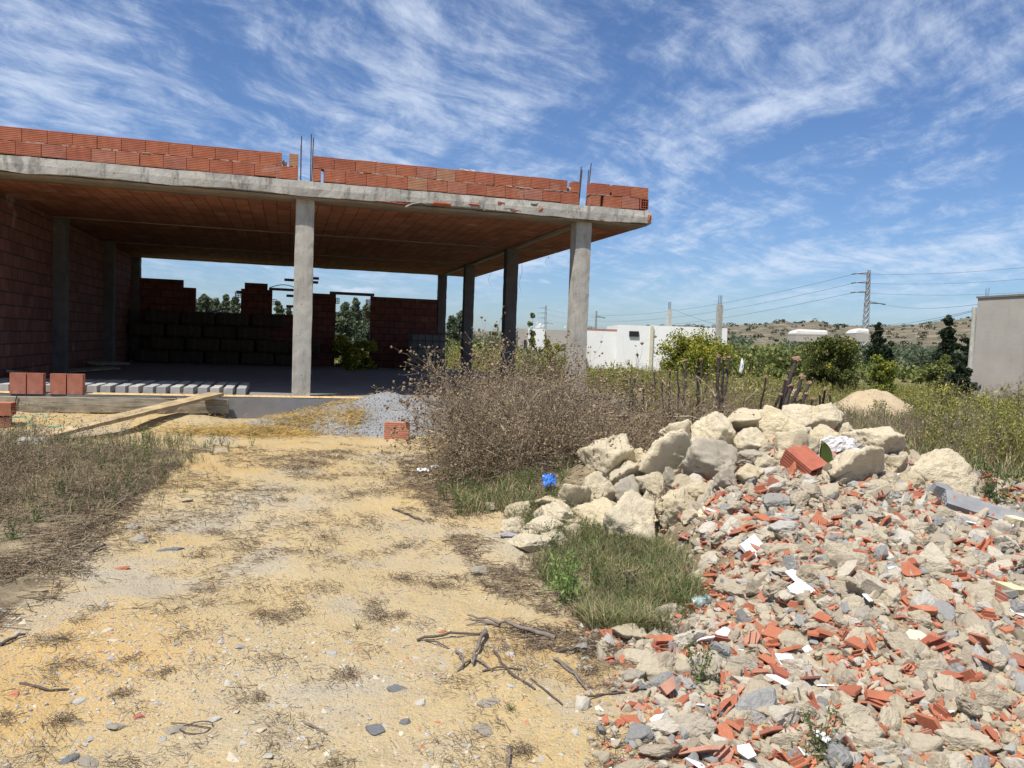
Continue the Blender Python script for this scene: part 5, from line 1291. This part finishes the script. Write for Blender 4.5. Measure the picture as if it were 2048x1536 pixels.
stump_plant([(1308, 745, 1320, .016), (1340, 742, 1345, .015), (1372, 722, 1376, .02), (1402, 720, 1400, .022), (1393, 735, 1404, .014), (1412, 748, 1410, .013), (1437, 715, 1436, .03), (1447, 718, 1442, .02), (1458, 716, 1450, .022), (1325, 765, 1330, .014), (1285, 760, 1300, .014), (1355, 730, 1360, .014)], 'row of dark pruned stalks with tan cut ends standing in the dry brush', (1390, 850), .02, 9.6)
stump_plant([(1592, 722, 1535, .042), (1603, 755, 1542, .034), (1618, 768, 1550, .028), (1582, 775, 1530, .034), (1571, 760, 1525, .024), (1612, 790, 1556, .026), (1560, 790, 1518, .022), (1532, 755, 1512, .016), (1595, 800, 1545, .034), (1625, 800, 1565, .022)], 'leaning clump of dark pruned trunks behind the crest boulders', (1565, 850), .02, 8.9)
stump_plant([(1650, 780, 1640, .02), (1660, 790, 1645, .018), (1640, 790, 1632, .016), (1668, 815, 1655, .014)], 'small dark pruned clump right of the leaning trunks', (1645, 850), .02, 9.2)

# ------------------------------------------------------------------ trees and bushes
def crown_mesh(rx, rz_, n, leaf, seed, shape='round', lobes=14, mi=0, up=0., yel=0.):
    r_ = np.random.default_rng(seed); mb = MB(); C_ = []
    for k in range(lobes):
        t = r_.random()
        if shape == 'round': a = r_.uniform(0, 6.28); rr = r_.uniform(.1, .78); z = r_.uniform(.08, .82); f = math.sqrt(max(.05, 1-((z-.4)/.62)**2)); C_.append((math.cos(a)*rr*f*rx, math.sin(a)*rr*f*rx, z*rz_, r_.uniform(.14, .34)*rx))
        else:
            z = .1+.88*(k+.5)/lobes; f = (1-z)**.8+.06; a = r_.uniform(0, 6.28); rr = r_.uniform(.1, .75); C_.append((math.cos(a)*rx*f*rr, math.sin(a)*rx*f*rr, z*rz_+r_.normal(0, .03)*rz_, rx*(f*.50+.06)))
    C_ = np.array(C_); k = r_.integers(0, len(C_), n); v = r_.normal(size=(n, 3)); v /= np.linalg.norm(v, axis=1)[:, None]
    P = C_[k, :3]+v*(C_[k, 3]*r_.uniform(.15, 1.35, n)**.75)[:, None]*np.array([1, 1, .85]); P[:, 2] = np.maximum(P[:, 2], .02*rz_)
    s_ = rng.random(n) < yel*(P[:, 2]/rz_)*1.6
    leaves(mb, P[~s_], leaf*r_.uniform(.6, 1.3, (~s_).sum()), .5, 0, up)
    if s_.any(): leaves(mb, P[s_], leaf*.8, .7, 1, up)
    return mb, C_
def tree(name, px, d, wpx, ytop, mats, lab, cat_, seed, n=2600, leaf=.16, shape='round', lobes=14, yel=0., grp=None, base_z=None, parts=('crown', 'trunk'), up=.2):
    top = at(px, ytop, d); x, y = top[:2]; zb = gz(x, y) if base_z is None else base_z
    h = top[2]-zb; rx = wpx/FPX*d*.5
    root = empty(name, (x, y, zb), rng.uniform(0, 6)); tag(root, lab, cat_, grp)
    mb, C_ = crown_mesh(rx, h, n, leaf, seed, shape, lobes, yel=yel, up=up); mb.build(parts[0], mats, root)
    tk = MB(); path_tube(tk, [(0, 0, -.1), (.02*h, 0, h*.3), (0, .02*h, h*.65)], max(.02*h, .03), .008*h, 6)
    for c in C_[::2]: path_tube(tk, [(0, 0, h*.15), (c[0]*.5, c[1]*.5, c[2]*.6), tuple(c[:3])], .008*h+.008, .004, 4)
    tk.build(parts[1], barkd, root); return root
gr_br = leafmat('acacia_leaf', [(0, (.07, .11, .02)), (.5, (.18, .22, .035)), (1, (.34, .34, .06))])
gr_dk = leafmat('dark_bush_leaf', [(0, (.05, .07, .02)), (.6, (.10, .125, .03)), (1, (.20, .19, .06))])
gr_pi = leafmat('conifer_needle', [(0, (.012, .022, .012)), (.6, (.03, .045, .02)), (1, (.06, .08, .04))])
gr_ol = leafmat('olive_leaf', [(0, (.05, .07, .04)), (.5, (.12, .15, .085)), (1, (.21, .24, .16))])
gr_md = leafmat('hedge_leaf', [(0, (.07, .09, .028)), (.5, (.15, .18, .05)), (.85, (.25, .27, .08)), (1, (.34, .31, .13))])
tree('flowering_bush', 1388, 33, 178, 650, [gr_br, yelm], 'big round yellow-flowering bush in front of the white building', 'bush', 1001, 22000, .12, lobes=60, yel=.42)
tree('flowering_bush', 1102, 30, 62, 664, [gr_br, yelm], 'smaller yellow-flowering bush left of the nearest right column', 'bush', 1002, 4500, .1, lobes=24, yel=.35)
tree('dense_bush', 1668, 29, 138, 660, [gr_dk, yelm], 'large dark green bush in the weedy field', 'bush', 1003, 14000, .11, lobes=50, yel=.06)
tree('dense_bush', 1770, 27, 70, 700, [gr_br, yelm], 'low olive green bush right of the large dark one', 'bush', 1004, 5000, .1, lobes=24, yel=.1)
tree('shade_bush', 1925, 24, 70, 715, [gr_pi, gr_pi], 'dark bush against the left side of the grey building', 'bush', 1005, 6000, .11, lobes=30)
tree('shade_bush', 1885, 34, 90, 702, [gr_md, gr_md], 'green bush between the conifer and the grey building', 'bush', 1006, 6000, .12, lobes=30)
tree('conifer', 1757, 88, 46, 645, [gr_pi, gr_pi], 'pointed dark conifer near the pylon', 'tree', 1010, 4500, .35, 'cone', 30)
tree('conifer', 1778, 90, 36, 668, [gr_pi, gr_pi], 'short dark tree leaning on the pointed conifer', 'tree', 1011, 3000, .3, 'round', 22)
tree('conifer', 1897, 80, 56, 634, [gr_pi, gr_pi], 'tallest dark conifer beside the concrete pole', 'tree', 1012, 5500, .35, 'cone', 34)
tree('conifer', 1932, 84, 44, 660, [gr_pi, gr_pi], 'dark round tree between the tallest conifer and the grey building', 'tree', 1013, 3500, .3, 'round', 24)
tree('young_tree', 1066, 52, 32, 613, [gr_md, gr_md], 'young tree rising behind the low grey shed', 'tree', 1014, 900, .22, 'cone', 8)
tree('young_tree', 990, 40, 26, 650, [gr_md, gr_md], 'narrow green bush seen between the right columns', 'bush', 1015, 1400, .16, 'cone', 8)
bt = [(408, 592, 40), (432, 600, 36), (452, 586, 20), (470, 596, 34), (558, 607, 26), (578, 614, 20), (690, 606, 34), (712, 601, 30), (733, 611, 34), (675, 625, 30), (905, 634, 30), (925, 622, 34), (350, 600, 40), (640, 612, 30), (780, 612, 40), (840, 618, 40)]
where = ['through the left gap in the rear wall, leftmost', 'through the left gap in the rear wall, second', 'through the left gap, the tall narrow one', 'through the left gap, beside the brick pier', 'through the small window opening, left', 'through the small window opening, right', 'through the doorway, left of centre', 'through the doorway, tallest', 'through the doorway, at its right edge', 'through the doorway, low at its left edge', 'between the two rearmost right columns, left', 'between the two rearmost right columns, right', 'behind the left end of the rear wall', 'behind the rear column', 'behind the rear wall right of the doorway', 'behind the rear wall near the corner column']
for q, (px, yt, wp) in enumerate(bt):
    tree('poplar', px, 48+(q % 3)*4, wp*2.3, yt, [gr_ol, gr_ol], 'grey-green tree seen '+where[q], 'tree', 1100+q, 5200, .2, 'cone', 40, grp='trees behind the building')
for q, (px, yt, wp, d) in enumerate(((688, 662, 60, 24), (732, 672, 50, 23), (705, 690, 60, 22))):
    tree('flowering_bush', px, d*1.0, wp*1.25, yt-3, [gr_br, yelm], ['yellow-flowering bush in the doorway, at its left', 'yellow-flowering bush in the doorway, at its right', 'low yellow-flowering bush at the bottom of the doorway'][q], 'bush', 1130+q, 4000, .10, lobes=24, yel=.6)
# far vegetation
def far_veg(name, lab, n, pl, d0, d1, h0, h1, m_, leafs, nl, rows=None, cat_='vegetation', zoff=0):
    m2 = MB(); d = rng.uniform(d0, d1, n) if rows is None else np.array(rows)[rng.integers(0, len(rows), n)]+rng.normal(0, .6, n)
    px = rng.uniform(pl[0], pl[1], n); l = (px-1024)/FPX*d; P = on_ld(l, d, zoff); h = rng.uniform(h0, h1, n)
    k = np.repeat(np.arange(n), nl); v = rng.normal(size=(n*nl, 3)); v /= np.linalg.norm(v, axis=1)[:, None]; rad = rng.uniform(.4, 1, n*nl)
    Q = P[k]+v*(h[k]*.5*rad)[:, None]*np.array([1.2, 1.2, 1]); Q[:, 2] += h[k]*.48
    leaves(m2, Q, leafs*rng.uniform(.6, 1.3, len(Q)), .6); return tag(m2.build(name, m_), lab, cat_, kind='stuff')
far_veg('hedge', 'green hedge and reeds beyond the weedy field', 110, (1440, 1640), 48, 80, .8, 2.6, gr_md, .3, 150)
far_veg('hedge_far', 'low green growth in the middle distance at the right', 170, (1560, 2060), 45, 80, .6, 1.3, gr_md, .3, 90)
far_veg('orchard', 'rows of olive trees on the slope below the hills', 420, (1560, 2080), 100, 330, 2.2, 3.2, gr_ol, .55, 60, rows=[100, 118, 136, 156, 180, 210, 245, 285, 325])
far_veg('far_woods', 'distant tree line on the plain left of the hills', 420, (-300, 1500), 170, 330, 2.5, 5.5, gr_ol, .9, 50)
far_veg('left_hedge', 'green growth behind the building', 130, (860, 1120), 38, 70, .8, 1.8, gr_md, .3, 90)
far_veg('hill_bushes', 'dark bushes dotted along the ridge of the hills', 60, (1300, 2100), 590, 640, 0, 0, gr_pi, 1, 1) if False else None
hbm = MB(); n = 420; px = rng.uniform(1150, 2100, n); dd_ = rng.uniform(400, 640, n); ll = (px-1024)/FPX
iu = np.clip((ll-px_l[0])/(px_l[-1]-px_l[0])*(nx_-1), 0, nx_-1).astype(int); iv = np.clip((dd_-hd[0])/(hd[-1]-hd[0])*(nd_-1), 0, nd_-1).astype(int)
X_, Y_ = gx2[iv, iu], gy2[iv, iu]; Z_ = zz[iv, iu]; hh_ = rng.uniform(.8, 2.0, n); k = np.repeat(np.arange(n), 40); v = rng.normal(size=(n*40, 3)); v /= np.linalg.norm(v, axis=1)[:, None]
Q = np.stack([X_, Y_, Z_+hh_*.4], 1)[k]+v*(hh_[k]*.6)[:, None]*np.array([1.5, 1.5, .8]); leaves(hbm, Q, .8, .6)
tag(hbm.build('hill_bushes', gr_pi), 'dark bushes dotted over the stony hills', 'bushes', kind='stuff')

# ------------------------------------------------------------------ distant buildings
whitew = mat('whitewash', (.80, .79, .76), noise_sc=.8, var=.08, bump=0, extra=lambda B, cc, O: B.mix(B.sstep(B.noise(B.mapping(O, (1.5, 1.5, .25)), 1.3, 5, .7), .56, .72, 0, .5), cc, (.55, .47, .33)))
greyw = mat('grey_render', (.42, .38, .33), noise_sc=1.2, var=.15, bump=.3, bsc=8, bdist=.02, extra=lambda B, cc, O: B.mix(B.sstep(B.noise(B.mapping(O, (1, 1, .2)), 1.5, 5, .7), .52, .7, 0, .4), cc, (.28, .25, .21)))
brownb = mat('brown_brick_edge', (.28, .16, .11), bump=0); darkh = mat('dark_opening', (.02, .02, .02), bump=0, var=0)
def wallbox(px0, px1, ytop, d, depth, name, m_, parent, org, zb=-1.2, th=None, yc=None):
    a = at(px0, ytop, d); c = at(px1, yc if yc else ytop+(px1-px0)*ROL, d); ux = RH; ln = (c-a)[:2]@ux
    mb = MB(); o0 = a[:2]
    pts = [o0, o0+ux*ln, o0+ux*ln+FH*depth, o0+FH*depth]; z1_ = (a[2]+c[2])/2
    V = [(p_[0]-org[0], p_[1]-org[1], zb-org[2]) for p_ in pts]+[(p_[0]-org[0], p_[1]-org[1], z1_-org[2]) for p_ in pts]
    return mb.add(V, [(3, 2, 1, 0), (4, 5, 6, 7), (0, 1, 5, 4), (1, 2, 6, 5), (2, 3, 7, 6), (3, 0, 4, 7)]).build(name, m_, parent), z1_
org = at(1300, 700, 58); org[2] = -1
wb = empty('white_building', org); tag(wb, 'low whitewashed building with one small dark window behind the yellow-flowering bush', 'building')
wallbox(1168, 1236, 661, 58.2, 6, 'wall', whitew, wb, org); wallbox(1168, 1234, 656.5, 58.35, 5.6, 'roof_edge', brownb, wb, org)
wallbox(1236, 1304, 649.5, 58, 7, 'wall', whitew, wb, org); wallbox(1305.5, 1455, 651, 58.05, 7, 'wall', whitew, wb, org); wallbox(1301.5, 1307.5, 652, 57.9, .2, 'corner_post', mat('yellowed_plaster', (.6, .55, .38), bump=0), wb, org)
wallbox(1259, 1278, 662, 57.9, .3, 'window', darkh, wb, org, zb=at(1268, 673, 57.9)[2])
org2 = at(1090, 700, 55); org2[2] = -1
sh = empty('grey_shed', org2); tag(sh, 'low grey rendered shed with rubble on its roof behind the columns', 'shed')
wallbox(1037, 1056, 657, 55, 4, 'wall', greyw, sh, org2); wallbox(1056.4, 1090, 657, 54.8, 4, 'wall', whitew, sh, org2); wallbox(1090.5, 1166, 659, 55, 4, 'wall', greyw, sh, org2)
wallbox(1048, 1053, 680, 54.9, .2, 'doorway', darkh, sh, org2, zb=at(1050, 705, 54.9)[2])
for q, (px, py, w_) in enumerate(((1062, 651, 14), (1074, 646, 16), (1086, 652, 12), (1078, 652, 18), (1130, 655, 8))):
    P = at(px, py, 55.5); me = rock(1200+q, 3, 8, 12, .2, (1, .8, .5)).mesh('roof_rubble', [whitew], False); W = w_/FPX*55*.36
    o = link('roof_rubble', me, sh, P-org2, (.3*q, .4, q), (W, W, W*.8))
# bare concrete columns beside it
def post(px, yt, yb, d, w_, lab, bars=3, barh=.0):
    tp = at(px, yt, d); x, y = tp[:2]; zb = at(px, yb, d)[2] if yb else gz(x, y)
    root = empty('concrete_post', (x, y, zb)); tag(root, lab, 'post')
    MB().box(-w_/2, w_/2, -w_/2, w_/2, 0, tp[2]-zb).build('shaft', concrete, root)
    m2 = MB(); h = tp[2]-zb
    for k in range(bars):
        xx = (k/(max(1, bars-1))-.5)*w_*.7; path_tube(m2, [(xx, 0, h-.1), (xx, 0, h+barh)], .02, k=4)
    m2.build('starter_bars', MATS['rusty_steel'], root)
post(1339, 618, 652, 60, .26, 'bare concrete post with starter bars on the white building roof', 3, .55)
post(1440, 610, 740, 50, .30, 'tall bare concrete post in front of the yellow-flowering bush right side', 3, .6)
# right-hand building
D0 = 26; org3 = at(1956, 700, D0); org3[2] = -1
rb = empty('grey_building', org3); tag(rb, 'plain grey rendered building cut off by the right picture edge', 'building')
a_ = at(1956, 593, 29.0); c_ = at(2330, 560, 22.5); zt = a_[2]; fd = (c_-a_)[:2]; fn = np.array([-fd[1], fd[0]])/np.linalg.norm(fd); fn = fn if fn@FH > 0 else -fn
org3 = np.array([a_[0], a_[1], -1.]); rb.location = [float(v) for v in org3]
def prism(p0, p1, n_, dep, z0, z1_, nm_, m_, par_, org):
    q = [p0, p1, p1+n_*dep, p0+n_*dep]; V = [(v[0]-org[0], v[1]-org[1], z-org[2]) for z in (z0, z1_) for v in q]
    return MB().add(V, [(3, 2, 1, 0), (4, 5, 6, 7), (0, 1, 5, 4), (1, 2, 6, 5), (2, 3, 7, 6), (3, 0, 4, 7)]).build(nm_, m_, par_)
fnd = fn*.9+fd/np.linalg.norm(fd)*.6; fnd /= np.linalg.norm(fnd)
prism(a_[:2], c_[:2], fnd, 8, -1.2, zt-.07, 'wall', greyw, rb, org3)
prism(a_[:2]-fn*.04-fd/np.linalg.norm(fd)*.04, c_[:2]-fn*.04, fnd, 8.1, zt-.067, zt, 'roof_edge', mat('dark_coping', (.22, .19, .16)), rb, org3)
pp = at(1974, 590, 29.5)
for q, dx in enumerate((-.06, -.02, .03, .07)): path_tube(MB(), [pp-org3+np.array([dx, 0, -.1]), pp-org3+np.array([dx*1.4, 0, .22+.02*q])], .007, k=4).build('starter_bar', MATS['rusty_steel'], rb)
# utility pole
tp = at(1949, 615, 40); bp_ = at(1943, 716, 40)
pr = empty('utility_pole', (bp_[0], bp_[1], gz(bp_[0], bp_[1]))); tag(pr, 'slim concrete utility pole beside the grey building', 'pole')
O3 = np.array(pr.location); path_tube(MB(), [np.array([bp_[0], bp_[1], O3[2]])-O3, tp-O3], .16, .10, 8).build('shaft', concrete, pr, True)
# pylon
galv = mat('galvanised_steel', (.34, .35, .36), rough=.5, metal=.4, bump=0)
def pylon(px, yt, d, name, lab, arms, wid=1.0, low=None):
    tp = at(px, yt, d); x, y = tp[:2]; zb = gz(x, y); h = tp[2]-zb
    root = empty(name, (x, y, zb), -YAW); tag(root, lab, 'pylon'); A = []; Bv = []
    n = 14; W = lambda t: wid*(1-t)+.42*wid*t
    for k in range(n):
        t0, t1 = k/n, (k+1)/n; a, c = W(t0), W(t1)
        for sx, sy in ((1, 1), (1, -1), (-1, 1), (-1, -1)): A.append((sx*a, sy*a, h*t0)); Bv.append((sx*c, sy*c, h*t1))
        for f in range(4):
            q = [(1, 1), (1, -1), (-1, -1), (-1, 1)]; p0, p1 = q[f], q[(f+1) % 4]
            A.append((p0[0]*a, p0[1]*a, h*t0)); Bv.append((p1[0]*c, p1[1]*c, h*t1)); A.append((p1[0]*a, p1[1]*a, h*t0)); Bv.append((p0[0]*c, p0[1]*c, h*t1))
            A.append((p0[0]*c, p0[1]*c, h*t1)); Bv.append((p1[0]*c, p1[1]*c, h*t1))
    m2 = MB(); tubes(m2, A, Bv, .045*wid+.045, .045*wid+.045, 0, 4); m2.build('lattice_mast', galv, root)
    ends_ = []
    for (yy, xl, xr_) in arms:
        z = at(px, yy, d)[2]-zb; m3 = MB(); l0 = xl/FPX*d; l1 = xr_/FPX*d
        tubes(m3, [(l0, 0, z), (l0, .25, z), (0, -.3, z+.6)], [(l1, 0, z), (l1, .25, z), (l0 if abs(l0) > abs(l1) else l1, 0, z)], .13, .13, 0, 4); m3.build('crossarm', galv, root)
        ee = l0 if abs(l0) > abs(l1) else l1
        m4 = MB(); path_tube(m4, [(ee, 0, z), (ee+math.copysign(2.2, ee)*.6, 0, z-.25)], .24, .24, 6); m4.build('insulator', mat('insulator_glass', (.12, .2, .17), rough=.3, bump=0) if 'insulator_glass' not in MATS else MATS['insulator_glass'], root)
        ends_.append(np.array([x, y, zb])+np.array([RH[0]*ee, RH[1]*ee, z]))
    return ends_
E1 = pylon(1738, 541, 240, 'pylon', 'tall lattice pylon on the right with three arms to the left', [(548, -25, 4), (566, -25, 4), (585, -25, 4), (606, -6, 28)], .85)
E2 = pylon(1092, 611, 620, 'pylon', 'distant lattice pylon behind the young tree', [(616, -12, 3), (626, -12, 3), (636, -12, 3), (646, -9, 12)], 1.2)
E3 = pylon(1193, 622, 330, 'pylon', 'distant slim mast with a crossarm behind the white building', [(634, -10, 12)], .5)
wirem = mat('wire', (.13, .14, .15), rough=.5, bump=0)
def cable(a, c, sag, r, lab, n=26):
    a, c = np.array(a, float), np.array(c, float)
    pts = [a+(c-a)*t-np.array([0, 0, sag*4*t*(1-t)]) for t in np.linspace(0, 1, n)]
    return tag(path_tube(MB(), pts, r, k=4).build('power_line', wirem), lab, 'power line', 'power lines strung from the pylon')
nm = ['upper', 'middle', 'lower']
for k in range(3):
    cable(E1[k], E2[k], 9, .05, f'{nm[k]} power line running left from the tall pylon')
    yy = (523, 548, 577)[k]; cable(E1[k]+np.array([.8, 0, 0]), at(2150, yy, 190), 1.2, .035, f'{nm[k]} power line running right from the tall pylon')
cable(E1[3], at(1962, 608, 120), 1.0, .03, 'lowest power line from the pylon to the roof of the grey building')
cable(at(1345, 618, 60), at(1949, 622, 40), 1.6, .012, 'sagging cable from the bare post to the utility pole')
cable(at(1720, 640, 150), at(1949, 620, 40), .8, .012, 'cable rising to the top of the utility pole')
greyhouse = mat('faded_film', (.55, .54, .50), noise_sc=.6, var=.2, bump=0)
# greenhouses and other small far things
for q, (p0, p1, yt, yb, d, lab) in enumerate(((1592, 1655, 655, 667, 200, 'long white greenhouse below the hills'), (1712, 1738, 653, 666, 190, 'white sloped roof left of the pointed conifer'))):
    a = at(p0, yb, d); o = empty('greenhouse', a, -YAW); tag(o, lab, 'greenhouse'); W = (p1-p0)/FPX*d; hh = (yb-yt)/FPX*d; n = 10
    V = []
    for xx in (0, W):
        for i in range(n+1): th_ = math.pi*i/n; V.append((xx+(hh*1.2 if xx == 0 else 0)*math.sin(th_), 3-3*math.cos(th_), hh*.8*math.sin(th_)**.5))
    F = [(i, i+1, n+2+i, n+1+i) for i in range(n)]+[tuple(range(n+1))[::-1], tuple(range(n+1, 2*n+2))]
    MB().add(V, F).build('cover', greyhouse, o); MB().box(0, W, -.05, 6.05, -2, .02).build('base_wall', greyw, o)
# pipe
P = at(1485, 733, 27); P[2] = gz(P[0], P[1])+.2
pi_ = empty('concrete_pipe', P, rot=(0, 0, -YAW-.12)); tag(pi_, 'pale concrete pipe lying in the weedy field', 'pipe')
k = 28; V = []; 
for xx, rr in ((-.5, .13), (-.5, .17), (.5, .17), (.5, .13)): V += [(xx, rr*1.1*math.cos(6.2832*i/k), rr*1.1*math.sin(6.2832*i/k)) for i in range(k)]
F = [(a*k+i, a*k+(i+1) % k, (a+1) % 4*k+(i+1) % k, (a+1) % 4*k+i) for a in range(4) for i in range(k)]
MB().add(V, F).build('pipe_body', mat('pale_concrete', (.62, .58, .5)), pi_, True)
# sand mounds
sandh = mat('heaped_sand', (.46, .36, .23), noise_sc=4, var=.2, bump=.8, bsc=15, bdist=.04)
for px, py, d, w_, h, lab in ((1748, 790, 19, 1.45, .62, 'rounded mound of pale sand in the weedy field'), (1585, 775, 22, .75, .5, 'small sand mound left of the large one'), (1525, 775, 23, .7, .42, 'low sand mound behind the pruned stalks')):
    P = at(px, py, d); X1, Y1_, Z1_ = heap('sand_mound', P[0], P[1], w_, w_*.8, h*1.15, sandh, 40, px, 0, lab, 'sand mound', -.05, .8)
    bpy.data.objects[-1 if False else [o_.name for o_ in bpy.data.objects if o_.name.startswith('sand_mound')][-1]]['kind'] = ''
for o_ in bpy.data.objects:
    if o_.name.startswith('sand_mound') and 'kind' in o_: del o_['kind']
# white sheeted bundle
crumple_at = at(1486, 698, 45)
o = rock(1300, 3, 9, 9, .25, (.13, .13, .16)).build('wrapped_bundle', whp); o.location = list(map(float, crumple_at)); o.location.z = gz(crumple_at[0], crumple_at[1])+.75; o.scale = (1, 1, 2.1); tag(o, 'small white wrapped bundle among the greenery right of the flowering bush', 'bundle')
SC.cycles.max_bounces = 6; SC.cycles.diffuse_bounces = 2; SC.cycles.glossy_bounces = 2; SC.cycles.transmission_bounces = 3; SC.cycles.transparent_max_bounces = 4
